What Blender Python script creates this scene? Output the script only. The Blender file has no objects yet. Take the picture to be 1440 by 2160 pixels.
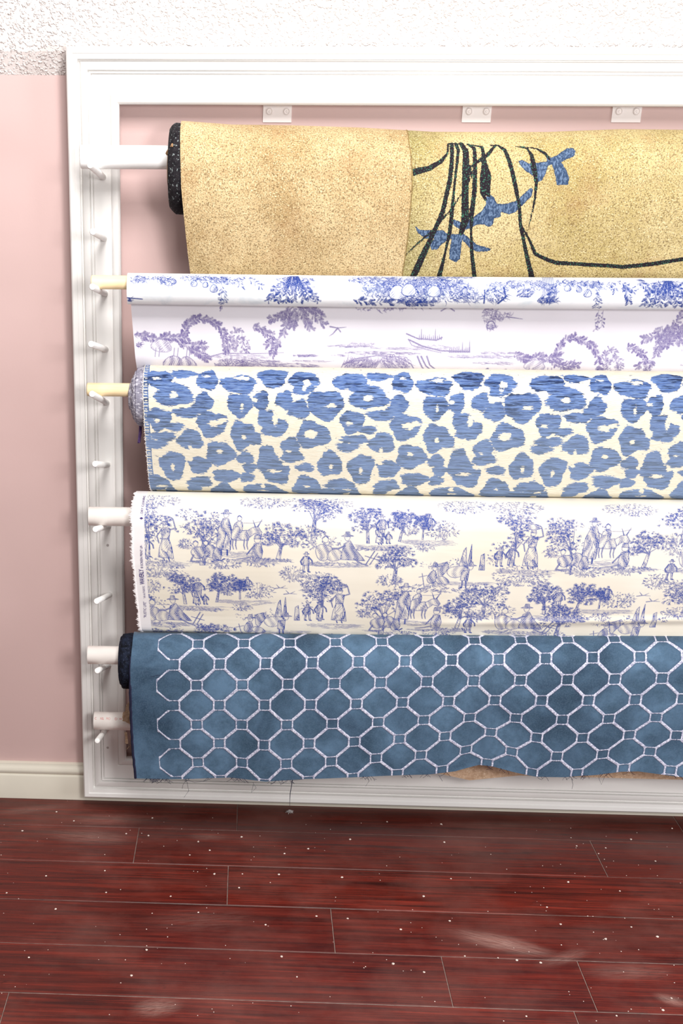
import bpy, math, random
import numpy as np
from mathutils import Vector, Matrix

# ------------------------------------------------------------------ camera
F, CX, CY = 2820.2644, 376.9422, 1547.32          # focal length and principal point, 1440x2160 frame
PITCH, YAW, ROLL = 0.4021, -0.0481, 0.006
CAM = np.array([0.2696, -2.1752, 1.0550])

def cam_axes():
    cp, sp = math.cos(PITCH), math.sin(PITCH)
    cy, sy = math.cos(YAW), math.sin(YAW)
    fwd = np.array([sy * cp, cy * cp, -sp])
    right = np.array([cy, -sy, 0.0])
    up = np.cross(right, fwd)
    cr, sr = math.cos(ROLL), math.sin(ROLL)
    return cr * right + sr * up, -sr * right + cr * up, fwd

RX, UX, FX = cam_axes()

def project(P):
    d = np.asarray(P, float) - CAM
    w = d @ FX
    return CX + F * (d @ RX) / w, CY - F * (d @ UX) / w

def hit(px, py, axis, val):
    """world point on the plane axis=val seen at a measured place of the photo"""
    d = FX + RX * (px - CX) / F + UX * (CY - py) / F
    return CAM + d * (val - CAM[axis]) / d[axis]

scene = bpy.context.scene
cd = bpy.data.cameras.new('camera')
cam = bpy.data.objects.new('camera', cd)
scene.collection.objects.link(cam)
cd.sensor_fit = 'VERTICAL'
cd.sensor_height = 36.0
cd.lens = F * 36.0 / 2160.0
cd.shift_x = (720 - CX) / 2160.0
cd.shift_y = (CY - 1080) / 2160.0
cd.clip_start = 0.01
cam.matrix_world = Matrix(((RX[0], UX[0], -FX[0], CAM[0]), (RX[1], UX[1], -FX[1], CAM[1]),
                           (RX[2], UX[2], -FX[2], CAM[2]), (0, 0, 0, 1)))
scene.camera = cam

# ------------------------------------------------------------------ light
world = bpy.data.worlds.new('world')
scene.world = world
world.use_nodes = True
bg = world.node_tree.nodes['Background']
bg.inputs['Color'].default_value = (1.0, 0.975, 0.95, 1)
bg.inputs['Strength'].default_value = 0.31

def area_light(name, loc, target, size, power, color=(1, 1, 1), size_y=None):
    l = bpy.data.lights.new(name, 'AREA')
    l.energy = power
    l.color = color
    l.size = size
    if size_y:
        l.shape = 'RECTANGLE'
        l.size_y = size_y
    o = bpy.data.objects.new(name, l)
    scene.collection.objects.link(o)
    o.location = loc
    o.rotation_euler = (Vector(target) - Vector(loc)).to_track_quat('-Z', 'Y').to_euler()
    return o

area_light('key_lamp', (0.76, -2.1, 1.16), (0.5, 0, 0.85), 0.26, 16.5, (1.0, 0.985, 0.97))
area_light('ceiling_lamp', (0.3, -1.15, 1.80), (0.3, 0, 1.0), 0.5, 21, (1.0, 0.985, 0.97))
area_light('side_fill', (2.15, -1.45, 0.75), (0.9, 0, 0.3), 0.8, 21, (0.97, 0.985, 1.0))  # unseen fill light, added to brighten the casing and velvet at the right

vs = scene.view_settings
scene.display_settings.display_device = 'sRGB'
vs.view_transform = 'Standard'
vs.look = 'None'
vs.exposure = 0.20
vs.gamma = 1.0
vs.use_curve_mapping = False

rng = random.Random(7)
nr = np.random.RandomState(11)

# ------------------------------------------------------------------ helpers
def srgb(r, g, b):
    def c(v):
        v /= 255.0
        return v / 12.92 if v <= 0.04045 else ((v + 0.055) / 1.055) ** 2.4
    return (c(r), c(g), c(b), 1.0)

def link(o, parent=None):
    scene.collection.objects.link(o)
    if parent is not None:
        o.parent = parent
    return o

def tag(o, label=None, cat=None, group=None, kind=None):
    if label: o['label'] = label
    if cat: o['category'] = cat
    if group: o['group'] = group
    if kind: o['kind'] = kind
    return o

def thing(name, label, cat, loc=(0, 0, 0), group=None):
    o = bpy.data.objects.new(name, None)
    o.empty_display_size = 0.05
    scene.collection.objects.link(o)
    o.location = loc
    bpy.context.view_layer.update()
    return tag(o, label, cat, group)

class MB:
    """collects vertices and faces for one mesh"""
    def __init__(self):
        self.v = []; self.f = []
    def add(self, vs_, fs):
        n = len(self.v)
        self.v += [tuple(map(float, p)) for p in vs_]
        self.f += [tuple(i + n for i in f) for f in fs]
    def box(self, a, b):
        (x0, y0, z0), (x1, y1, z1) = a, b
        self.add([(x0, y0, z0), (x1, y0, z0), (x1, y1, z0), (x0, y1, z0), (x0, y0, z1), (x1, y0, z1), (x1, y1, z1), (x0, y1, z1)],
                 [(0, 3, 2, 1), (4, 5, 6, 7), (0, 1, 5, 4), (1, 2, 6, 5), (2, 3, 7, 6), (3, 0, 4, 7)])
    def rings(self, rings, cap0=True, cap1=True, closed=True):
        n = len(rings[0]); base = len(self.v)
        for r in rings: self.v += [tuple(map(float, p)) for p in r]
        for i in range(len(rings) - 1):
            for j in range(n if closed else n - 1):
                a = base + i * n + j; b = base + i * n + (j + 1) % n
                self.f.append((a, b, b + n, a + n))
        if cap0: self.f.append(tuple(base + j for j in range(n))[::-1])
        if cap1: self.f.append(tuple(base + (len(rings) - 1) * n + j for j in range(n)))
    def tube(self, pts, rad, n=8, cap=True):
        pts = [Vector(p) for p in pts]
        if not hasattr(rad, '__len__'): rad = [rad] * len(pts)
        rs = []
        for i, p in enumerate(pts):
            d = (pts[min(i + 1, len(pts) - 1)] - pts[max(i - 1, 0)]).normalized()
            ref = Vector((0, 0, 1)) if abs(d.z) < .9 else Vector((1, 0, 0))
            u = d.cross(ref).normalized(); w = d.cross(u)
            rs.append([p + (u * math.cos(2 * math.pi * k / n) + w * math.sin(2 * math.pi * k / n)) * rad[i] for k in range(n)])
        self.rings(rs, cap, cap)
    def build(self, name, mat, parent=None, smooth=True, loc=None):
        me = bpy.data.meshes.new(name)
        me.from_pydata(self.v, [], self.f)
        me.materials.append(mat)
        me.validate()
        if smooth:
            me.polygons.foreach_set('use_smooth', [True] * len(me.polygons))
            try: me.set_sharp_from_angle(angle=math.radians(38))
            except Exception: pass
        o = bpy.data.objects.new(name, me)
        scene.collection.objects.link(o)
        if parent is not None:
            o.parent = parent
            o.matrix_parent_inverse = parent.matrix_world.inverted()
        return o

# ------------------------------------------------------------------ material node helper
class NT:
    def __init__(self, name):
        self.m = bpy.data.materials.new(name)
        self.m.use_nodes = True
        self.t = self.m.node_tree
        self.b = self.t.nodes['Principled BSDF']
    def n(self, typ, **kw):
        nd = self.t.nodes.new(typ)
        for k, v in kw.items(): setattr(nd, k, v)
        return nd
    def lk(self, a, b):
        self.t.links.new(a, b)
    def put(self, sock, v):
        if hasattr(v, 'is_output'): self.lk(v, sock)
        else: sock.default_value = v
    def coord(self, out='Object', scale=(1, 1, 1), rot=(0, 0, 0)):
        c = self.n('ShaderNodeTexCoord'); m = self.n('ShaderNodeMapping')
        self.lk(c.outputs[out], m.inputs['Vector'])
        m.inputs['Scale'].default_value = scale
        m.inputs['Rotation'].default_value = rot
        return m.outputs['Vector']
    def wpos(self, scale=(1, 1, 1)):
        c = self.n('ShaderNodeNewGeometry'); m = self.n('ShaderNodeMapping')
        self.lk(c.outputs['Position'], m.inputs['Vector'])
        m.inputs['Scale'].default_value = scale
        return m.outputs['Vector']
    def noise(self, vec, scale, detail=3, rough=.5, dist=0):
        t = self.n('ShaderNodeTexNoise')
        self.lk(vec, t.inputs['Vector'])
        t.inputs['Scale'].default_value = scale
        t.inputs['Detail'].default_value = detail
        t.inputs['Roughness'].default_value = rough
        t.inputs['Distortion'].default_value = dist
        return t.outputs['Fac']
    def voro(self, vec, scale, feature='F1', out='Distance'):
        t = self.n('ShaderNodeTexVoronoi', feature=feature)
        self.lk(vec, t.inputs['Vector'])
        t.inputs['Scale'].default_value = scale
        return t.outputs[out]
    def ramp(self, v, a, b, c0=0.0, c1=1.0, smooth=False):
        r = self.n('ShaderNodeMapRange')
        if smooth: r.interpolation_type = 'SMOOTHSTEP'
        self.put(r.inputs['Value'], v)
        r.inputs['From Min'].default_value = a; r.inputs['From Max'].default_value = b
        r.inputs['To Min'].default_value = c0; r.inputs['To Max'].default_value = c1
        return r.outputs['Result']
    def math(self, op, a, b=None, c=None):
        m = self.n('ShaderNodeMath', operation=op)
        self.put(m.inputs[0], a)
        if b is not None: self.put(m.inputs[1], b)
        if c is not None: self.put(m.inputs[2], c)
        return m.outputs[0]
    def mix(self, f, a, b, blend='MIX'):
        m = self.n('ShaderNodeMix', data_type='RGBA', blend_type=blend)
        self.put(m.inputs[0], f); self.put(m.inputs[6], a); self.put(m.inputs[7], b)
        return m.outputs[2]
    def attr(self, name):
        a = self.n('ShaderNodeAttribute', attribute_name=name)
        return a.outputs['Fac']
    def bump(self, h, strength=.3, dist=.001, prev=None):
        b = self.n('ShaderNodeBump')
        b.inputs['Strength'].default_value = strength
        b.inputs['Distance'].default_value = dist
        self.lk(h, b.inputs['Height'])
        if prev is not None: self.lk(prev, b.inputs['Normal'])
        return b.outputs['Normal']
    def out(self, color=None, rough=None, normal=None, spec=None, sheen=None, trans=None):
        if color is not None: self.put(self.b.inputs['Base Color'], color)
        if rough is not None: self.put(self.b.inputs['Roughness'], rough)
        if normal is not None: self.lk(normal, self.b.inputs['Normal'])
        if spec is not None: self.b.inputs['Specular IOR Level'].default_value = spec
        if sheen is not None: self.b.inputs['Sheen Weight'].default_value = sheen
        return self.m

def plain(name, col, rough=.6, spec=.3, var=.0, nscale=20, bump=0):
    t = NT(name)
    v = t.wpos()
    f = t.noise(v, nscale, 3)
    c = t.mix(t.ramp(f, .35, .65, 0, 1), tuple([x * (1 - var) for x in col[:3]] + [1]), tuple([min(1, x * (1 + var * .4)) for x in col[:3]] + [1]))
    nrm = t.bump(t.noise(v, 400, 2), bump, .001) if bump else None
    return t.out(c, rough, nrm, spec)

# ------------------------------------------------------------------ plain materials
M = {}
def wall_material():
    t = NT('pink_wall_paint')
    v = t.wpos()
    c = t.mix(t.ramp(t.noise(v, 2.2, 2), .3, .7), srgb(203, 173, 169), srgb(209, 180, 176))
    scuff = t.ramp(t.noise(t.wpos((1, 1, 5)), 46, 4, .7), .74, .80, 0, .35)
    c = t.mix(scuff, c, srgb(240, 225, 220))
    return t.out(c, .5, t.bump(t.noise(v, 260, 3), .08, .001), .3)
M['wall'] = wall_material()
def ceiling_material():
    t = NT('stippled_ceiling_paint')
    v = t.wpos()
    c = t.mix(t.ramp(t.noise(v, 60, 2), .3, .7), srgb(226, 217, 213), srgb(236, 229, 226))
    h1 = t.ramp(t.noise(v, 190, 2, .5, .4), .5, .66, 0, 1, True)
    return t.out(c, .85, t.bump(h1, .55, .004), .15)
M['ceiling'] = ceiling_material()
M['white'] = plain('white_gloss_paint', srgb(229, 226, 223), .34, .4, .02, 8, .02)
M['peg'] = plain('white_painted_peg', srgb(240, 238, 235), .5, .35, .03, 60, .12)
M['base'] = plain('off_white_baseboard_paint', srgb(214, 207, 192), .4, .35, .04, 12)
M['pvc'] = plain('white_plastic_pipe', srgb(240, 232, 226), .32, .45, .02, 10)
M['whitepvc'] = plain('white_painted_pipe', srgb(244, 243, 242), .36, .4, .02, 10)
def wood_mat():
    t = NT('pale_birch_dowel')
    v = t.coord('Object', (2, 60, 60))
    c = t.mix(t.ramp(t.noise(v, 5, 4), .3, .7), srgb(238, 212, 166), srgb(246, 226, 186))
    return t.out(c, .55, None, .3)
M['dowel'] = wood_mat()
M['plate'] = plain('white_painted_metal', srgb(240, 232, 230), .4, .4, .02, 30)
M['screw'] = plain('grey_steel', srgb(170, 162, 160), .35, .6, .1, 90)
M['thread'] = plain('dark_navy_thread', srgb(38, 38, 58), .9, .1, .2, 90)
M['white_thread'] = plain('white_cotton_thread', srgb(238, 232, 232), .9, .1, .06, 200)
M['redprint'] = plain('red_ink', srgb(226, 120, 118), .6, .2, .2, 300)
M['blueprint'] = plain('violet_ink', srgb(72, 60, 120), .8, .1, .15, 300)
M['dust'] = plain('plaster_dust', srgb(222, 206, 196), .95, .1, .1, 300)
M['gold_hem'] = plain('gold_hem_yarn', srgb(150, 128, 84), .9, .1, .4, 300)
M['core'] = plain('brown_cardboard', srgb(150, 118, 88), .9, .1, .1, 80)
M['purple'] = plain('purple_yarn', srgb(88, 66, 112), .9, .1, .3, 300)
M['groove'] = plain('dusty_grey_joint', srgb(150, 134, 126), .9, .1, .3, 90)

def plank_material():
    t = NT('red_brown_bamboo_plank')
    oi = t.n('ShaderNodeObjectInfo')
    geo = t.n('ShaderNodeNewGeometry')
    mp = t.n('ShaderNodeMapping'); t.lk(geo.outputs['Position'], mp.inputs['Vector'])
    comb = t.n('ShaderNodeCombineXYZ')
    t.put(comb.inputs[0], t.math('MULTIPLY', oi.outputs['Random'], 9.0))
    t.put(comb.inputs[2], t.math('MULTIPLY', oi.outputs['Random'], 5.0))
    t.lk(comb.outputs[0], mp.inputs['Location'])
    mp.inputs['Scale'].default_value = (1, 22, 1)
    v = mp.outputs['Vector']
    g1 = t.noise(v, 5.5, 5, .62, .3)
    mp2 = t.n('ShaderNodeMapping'); t.lk(mp.outputs['Vector'], mp2.inputs['Vector'])
    mp2.inputs['Scale'].default_value = (1.2, 9, 1)
    g2 = t.noise(mp2.outputs['Vector'], 9, 4, .6)
    c = t.mix(t.ramp(g1, .32, .68), srgb(54, 13, 9), srgb(138, 43, 27))
    c = t.mix(t.ramp(g2, .40, .62, 0, .8), c, srgb(42, 11, 9))
    # lighter and darker planks
    c = t.mix(t.ramp(oi.outputs['Random'], 0, 1, 0, .42), c, srgb(66, 22, 17))
    # bamboo nodes, dark knots across the grain
    kv = t.wpos((1.0, 1.7, 1))
    kn = t.ramp(t.noise(kv, 26, 3, .6), .66, .74, 0, .6)
    c = t.mix(kn, c, srgb(22, 6, 6))
    # dust: thin veil, smears and specks
    w = t.wpos()
    veil = t.ramp(t.noise(w, 4.2, 5, .65), .45, .85, .0, .24)
    c = t.mix(veil, c, srgb(168, 128, 118))
    total = None
    for (px, py, rx, ry, amt, ang) in ((1060, 1990, .10, .030, .75, -.38), (1190, 2020, .06, .02, .35, .5), (1330, 2050, .09, .03, .3, .1),
                                       (330, 2125, .045, .03, .55, .3), (185, 1765, .10, .035, .42, -.1), (240, 1728, .11, .03, .36, 0.05),
                                       (60, 1708, .09, .02, .3, .3), (440, 1765, .05, .02, .3, 0), (1415, 2110, .03, .016, .7, -.6),
                                       (420, 1940, .12, .05, .18, .2), (1060, 1740, .2, .02, .2, .05)):
        p = hit(px, py, 2, 0)
        m2 = t.n('ShaderNodeMapping', vector_type='TEXTURE')
        t.lk(geo.outputs['Position'], m2.inputs['Vector'])
        m2.inputs['Location'].default_value = (p[0], p[1], 0)
        m2.inputs['Rotation'].default_value = (0, 0, ang)
        m2.inputs['Scale'].default_value = (rx, ry, 1)
        ln = t.n('ShaderNodeVectorMath', operation='LENGTH'); t.lk(m2.outputs['Vector'], ln.inputs[0])
        m3 = t.n('ShaderNodeMapping'); t.lk(m2.outputs['Vector'], m3.inputs['Vector'])
        m3.inputs['Scale'].default_value = (1.2, 5, 1)
        s = t.math('MULTIPLY', t.ramp(ln.outputs['Value'], 0, 1, amt, 0, True), t.ramp(t.noise(m3.outputs['Vector'], 2.2, 6, .7), .32, .72))
        total = s if total is None else t.math('MAXIMUM', total, s)
    c = t.mix(total, c, srgb(196, 160, 148))
    vd = t.voro(w, 62)
    vr = t.n('ShaderNodeTexVoronoi'); t.lk(w, vr.inputs['Vector']); vr.inputs['Scale'].default_value = 62
    sp = t.n('ShaderNodeSeparateColor'); t.lk(vr.outputs['Color'], sp.inputs[0])
    speck = t.math('MULTIPLY', t.math('LESS_THAN', vd, .055), t.math('GREATER_THAN', sp.outputs[0], .80))
    c = t.mix(t.math('MULTIPLY', speck, .7), c, srgb(216, 190, 182))
    rough = t.ramp(t.math('ADD', veil, t.math('ADD', total, g1)), .2, 1.2, .26, .7)
    return t.out(c, rough, t.bump(g2, .12, .0006), .3)
M['plank'] = plank_material()

# ------------------------------------------------------------------ room
XL, XR, YF = -1.3, 2.3, -3.0
ZC = 1.1754

def structure(mb, name, mat, smooth=False):
    return tag(mb.build(name, mat, None, smooth), kind='structure')

m = MB(); m.box((XL, 0, -.02), (XR, .08, ZC + .05)); structure(m, 'wall_back', M['wall'])
# sloping stippled ceiling: a steep run up from the knee wall
prof = [(0.0, ZC), (-.0233, 1.205), (-.25, 1.205 + .2267 * 2.2), (-.8, 1.205 + .7767 * 2.2)]
m = MB()
for j in range(len(prof) - 1):
    (y0, z0), (y1, z1) = prof[j], prof[j + 1]
    m.add([(XL, y0, z0), (XR, y0, z0), (XR, y1, z1), (XL, y1, z1), (XL, y0 + .08, z0 + .04), (XR, y0 + .08, z0 + .04), (XR, y1 + .08, z1 + .04), (XL, y1 + .08, z1 + .04)],
          [(0, 1, 2, 3), (7, 6, 5, 4), (0, 4, 5, 1), (3, 2, 6, 7)])
structure(m, 'ceiling', M['ceiling'])
# stipple lumps near the frame as real relief on the ceiling
lump = MB()
n2 = np.array([0, -2.2, -1.0]); n2 /= np.linalg.norm(n2)
u2 = np.array([0, -1.0, 2.2]); u2 /= np.linalg.norm(u2)
n1 = np.array([0, -1.27, -1.0]); n1 /= np.linalg.norm(n1)
u1 = np.array([0, -1.0, 1.27]); u1 /= np.linalg.norm(u1)
for i in range(5200):
    x = rng.uniform(-.28, 1.15)
    s = rng.random() ** 1.0 * .17
    if s < .037: o3, uu, nn, d = np.array([x, 0, ZC]), u1, n1, s
    else: o3, uu, nn, d = np.array([x, -.0233, 1.205]), u2, n2, s - .037
    c = o3 + uu * d
    a = rng.uniform(.0009, .0026); b = a * rng.uniform(.6, 1.1); h = a * rng.uniform(.35, .75); th = rng.uniform(0, math.pi)
    ex = np.array([1.0, 0, 0])
    ring = []
    for k in range(6):
        q = 2 * math.pi * k / 6
        ca, sa = math.cos(q) * a, math.sin(q) * b
        ring.append(c + ex * (ca * math.cos(th) - sa * math.sin(th)) + uu * (ca * math.sin(th) + sa * math.cos(th)) - nn * .0002)
    lump.add(ring + [c + nn * h], [(k, (k + 1) % 6, 6) for k in range(6)])
lo = lump.build('stipple', M['ceiling'], bpy.data.objects['ceiling'], True)
lo['kind'] = 'stuff'

# floor with its planks
m = MB(); m.box((XL, YF, -.05), (XR, .08, -.0008)); floor = structure(m, 'floor', M['groove'])
S0, PW = .1174, .127
rows = {0: [(500, 1724), (1430, 1738)], 1: [(287, 1783), (1263, 1811)], 2: [(480, 1868)], 3: [(702, 1963)],
        4: [(942, 2067), (1235, 2072)], 5: [(10, 2123), (1215, 2146)]}
for r in range(0, 22):
    ya = 0.0 if r == 0 else -(S0 + (r - 1) * PW)
    yb = -(S0 + r * PW)
    cuts = [hit(px, py, 2, 0)[0] for px, py in rows.get(r, [])]
    if not cuts: cuts = [rng.uniform(0, 1.0)]
    while min(cuts) > XL + .5: cuts.append(min(cuts) - rng.uniform(.75, 1.1))
    while max(cuts) < XR - .5: cuts.append(max(cuts) + rng.uniform(.75, 1.1))
    cuts = [XL] + sorted(c for c in cuts if XL < c < XR) + [XR]
    for a, b in zip(cuts, cuts[1:]):
        g = .0008; bv = .0007; t = .0006 * rng.random()
        x0, x1, y0, y1, z = a + g * .6, b - g * .6, yb + g, ya - g, t * .4
        pm = MB()
        pm.add([(x0, y0, -.0030), (x1, y0, -.0030), (x1, y1, -.0030), (x0, y1, -.0030),
                (x0, y0, z - bv), (x1, y0, z - bv), (x1, y1, z - bv), (x0, y1, z - bv),
                (x0 + bv, y0 + bv, z), (x1 - bv, y0 + bv, z), (x1 - bv, y1 - bv, z), (x0 + bv, y1 - bv, z)],
               [(0, 1, 5, 4), (1, 2, 6, 5), (2, 3, 7, 6), (3, 0, 4, 7), (4, 5, 9, 8), (5, 6, 10, 9), (6, 7, 11, 10), (7, 4, 8, 11), (8, 9, 10, 11)])
        pm.build('plank', M['plank'], floor, False)

# plaster crumbs on the floor
cr = MB()
spots = [(89, 1697), (119, 1712), (151, 1697), (47, 1752), (156, 1731), (319, 1708), (321, 1725), (472, 1712), (522, 1712), (266, 1758), (313, 1762), (418, 1775), (442, 1793),
         (509, 1765), (690, 1709), (564, 1705), (221, 1836), (97, 1847), (14, 1883), (117, 1917), (452, 1843), (511, 1843), (504, 1872), (224, 1882), (418, 1924), (667, 1932),
         (588, 1844), (61, 2019), (309, 2003), (277, 2057), (594, 2017), (626, 2060), (784, 1712), (738, 1770), (721, 1850), (896, 1714), (816, 1733), (930, 1738), (937, 1776),
         (951, 1853), (893, 1890), (1150, 1722), (1216, 1784), (1277, 1788), (1397, 1731), (1417, 1747), (1382, 1816), (1198, 1860), (1307, 1879), (1153, 1913), (1171, 1704),
         (948, 1942), (733, 1937), (1182, 1949), (1331, 1955), (1386, 1975), (1277, 1980), (845, 1960), (829, 2032), (894, 2050), (1300, 2142), (1398, 2130), (1110, 2143), (1416, 2105),
         (1000, 1708), (1040, 1709), (1240, 1711), (1262, 1800), (1330, 1770), (600, 1800), (650, 1790), (400, 1803), (360, 1890), (560, 1950), (1050, 2020), (1090, 2025), (1140, 2030), (980, 2016)]
for i in range(150):
    spots.append((rng.uniform(0, 1440), 1700 + 455 * rng.random()))
for i, (px, py) in enumerate(spots):
    p = hit(px, py, 2, .0006)
    if p[1] > -.06: continue
    s = rng.uniform(.0014, .0022) if i < 78 else rng.uniform(.0005, .001)
    k = 6; a0 = rng.random()
    ring = [(p[0] + s * rng.uniform(.75, 1.2) * math.cos(6.283 * j / k + a0), p[1] + s * 1.3 * rng.uniform(.75, 1.2) * math.sin(6.283 * j / k + a0), .0003) for j in range(k)]
    cr.add(ring + [(p[0], p[1], .0003 + s * .7)], [(j, (j + 1) % k, k) for j in range(k)])
tag(cr.build('plaster_crumbs', M['dust'], None, True), 'white plaster crumbs scattered over the dark red floor planks', 'crumbs', None, 'stuff')
# a lint tuft under the long loose thread
lt = MB(); p = hit(611, 1712, 2, .002)
for i in range(14):
    a = rng.uniform(0, 6.28); r1 = rng.uniform(.002, .008)
    lt.tube([(p[0] + r1 * math.cos(a), p[1] + r1 * 1.4 * math.sin(a), .0012), (p[0] + .002 * math.cos(a + 1), p[1], .004 + .002 * rng.random()), (p[0] - r1 * math.cos(a + .5), p[1] - r1 * math.sin(a), .0012)], .0004, 4)
tag(lt.build('lint_tuft', M['screw'], None, True), 'small grey tuft of lint on the floor below the long loose thread', 'lint')

# baseboard (runs behind the rack)
m = MB()
bp = [(0, 0), (-.014, 0), (-.014, .044), (-.0125, .0465), (-.0105, .0475), (-.0135, .052), (-.0135, .056), (-.010, .0605), (-.0075, .063), (-.007, .0665), (-.003, .068), (0, .068)]
m.rings([[(XL, y, z) for y, z in bp], [(XR, y, z) for y, z in bp]])
structure(m, 'baseboard_back', M['base'], True)

# ------------------------------------------------------------------ rack
FY = -.05
XO, ZT, ZB, XRO = 0.0, 1.210, .0223, 1.66
rack = thing('fabric_rack', 'white moulded picture-frame rack with angled pegs fixed to the pink wall', 'rack', (0, -.03, ZB))
cas = [(0, .0), (0, .016), (.002, .018), (.0085, .018), (.0098, .0165), (.0160, .0165), (.0164, .0075), (.0180, .0075), (.0198, .0118), (.0215, .0132), (.0300, .0137), (.0303, .0085), (.0316, .0085), (.0320, .0118),
       (.0342, .0115), (.0345, .0070), (.0356, .0070), (.0360, .0095), (.0600, .0095), (.0612, .0085), (.0625, .0105), (.0660, .0125), (.0715, .0122), (.0740, .0100), (.0748, .0080), (.0748, 0)]
YB = FY + .018
def mitred(corner_a, corner_b, in_a, in_b):
    """a moulding between two outer corners, the profile running inwards along the mitres"""
    A = [(corner_a[0] + in_a[0] * w, YB - d, corner_a[1] + in_a[1] * w) for w, d in cas]
    B = [(corner_b[0] + in_b[0] * w, YB - d, corner_b[1] + in_b[1] * w) for w, d in cas]
    mm = MB(); mm.rings([A, B]); return mm
TL, TR, BL, BR = (XO, ZT), (XRO, ZT), (XO, ZB), (XRO, ZB)
mitred(TL, TR, (1, -1), (-1, -1)).build('casing', M['white'], rack)
mitred(BR, BL, (-1, 1), (1, 1)).build('casing', M['white'], rack)
mitred(BL, TL, (1, 1), (1, -1)).build('casing', M['white'], rack)
mitred(TR, BR, (-1, -1), (-1, 1)).build('casing', M['white'], rack)
# backing boards set in from the edges
for xa_ in (.03, XRO - .066):
    m = MB(); m.box((xa_, YB, ZB + .02), (xa_ + .036, -.0145, ZT - .034)); m.build('backing_board', M['white'], rack, False)

pegs = [(1.0383, .166, .016), (.9531, .1465, .0156), (.8745, .166, .0228), (.7921, .195, .0309), (.7115, .195, .043), (.6132, .1755, .0376),
        (.5136, .187, .0423), (.3964, .188, .0484), (.2714, .165, .0524), (.1506, .125, .036)]
for side in (0, 1):
    for z, L, rise in pegs:
        x = .0502 if side == 0 else XRO - .0502
        if side == 0 and z < .3: x = .0465 if z > .2 else .0398
        pm = MB()
        r = .0046
        y0 = YB + .002
        P0, P1 = Vector((x, y0, z - rise * .1)), Vector((x, FY - L, z + rise))
        d = (P1 - P0).normalized()
        pm.tube([P0, P1 - d * .0016, P1 - d * .0004, P1], [r, r, r * .85, r * .62], 14)
        pg = pm.build('peg', M['peg'], rack)
# filled screw heads on the left casing
for px, py in ((227, 1150), (227, 1577)):
    p = hit(px, py, 1, YB - .0097)
    m = MB(); m.tube([(p[0], p[1] + .001, p[2]), (p[0], p[1] - .0003, p[2])], .0022, 10)
    m.build('screw_head', M['screw'], rack)

# ------------------------------------------------------------------ mounting plates on the wall
def plate(px0, label, zlow=258):
    a = hit(px0, zlow, 1, -.002); 
    w = .042; x0 = a[0]; z0 = a[2]
    t = thing('mounting_plate', label, 'plate', (x0 + w / 2, 0, z0), 'screwed mounting plates under the rack top')
    m = MB(); m.box((x0, -.0028, z0), (x0 + w, 0, z0 + .05)); m.box((x0, -.032, z0 + .0455), (x0 + w, 0, z0 + .048))
    o = m.build('plate', M['plate'], t, False)
    for fx in (.23, .83):
        cx_, cz_ = x0 + w * fx, z0 + .0145
        s = MB()
        rr = [(.0052, -.0028), (.0050, -.0044), (.0038, -.0050), (.0034, -.0042), (.0018, -.0041), (.0014, -.0048), (.0001, -.0049)]
        s.rings([[(cx_ + r * math.cos(6.283 * k / 14), y, cz_ + r * math.sin(6.283 * k / 14)) for k in range(14)] for r, y in rr])
        s.build('screw', M['plate'], t)
plate(554, 'white screwed plate on the wall above the plain beige part of the gold cloth')
plate(973, 'middle white screwed plate, on the wall above the dark stems of the gold cloth')
plate(1288, 'white screwed plate on the wall above the plain yellow right part of the gold cloth')

# ------------------------------------------------------------------ rods
def rod(name, label, cat, px0, pyc, yax, r, mat, hollow=True, tilt=0.0):
    a = hit(px0, pyc, 1, yax - r * .3)
    x0, z0 = a[0], a[2]
    x1 = XRO - .02
    t = thing(name, label, cat, (x0, yax, z0))
    m = MB()
    n = 28
    def ring(x, rr): return [(x, yax + rr * math.cos(6.283185 * k / n), z0 + tilt * (x - x0) + rr * math.sin(6.283185 * k / n)) for k in range(n)]
    if hollow:
        m.rings([ring(x0 + .06, r * .8), ring(x0, r * .8), ring(x0, r * .97), ring(x0 + .0006, r), ring(x1, r), ring(x1, r * .8), ring(x1 - .06, r * .8)], False, False)
    else:
        m.rings([ring(x0, r * .85), ring(x0 + .0012, r), ring(x1 - .0012, r), ring(x1, r * .85)])
    m.build('tube' if hollow else 'shaft', mat, t)
    return t, x0, z0

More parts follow.
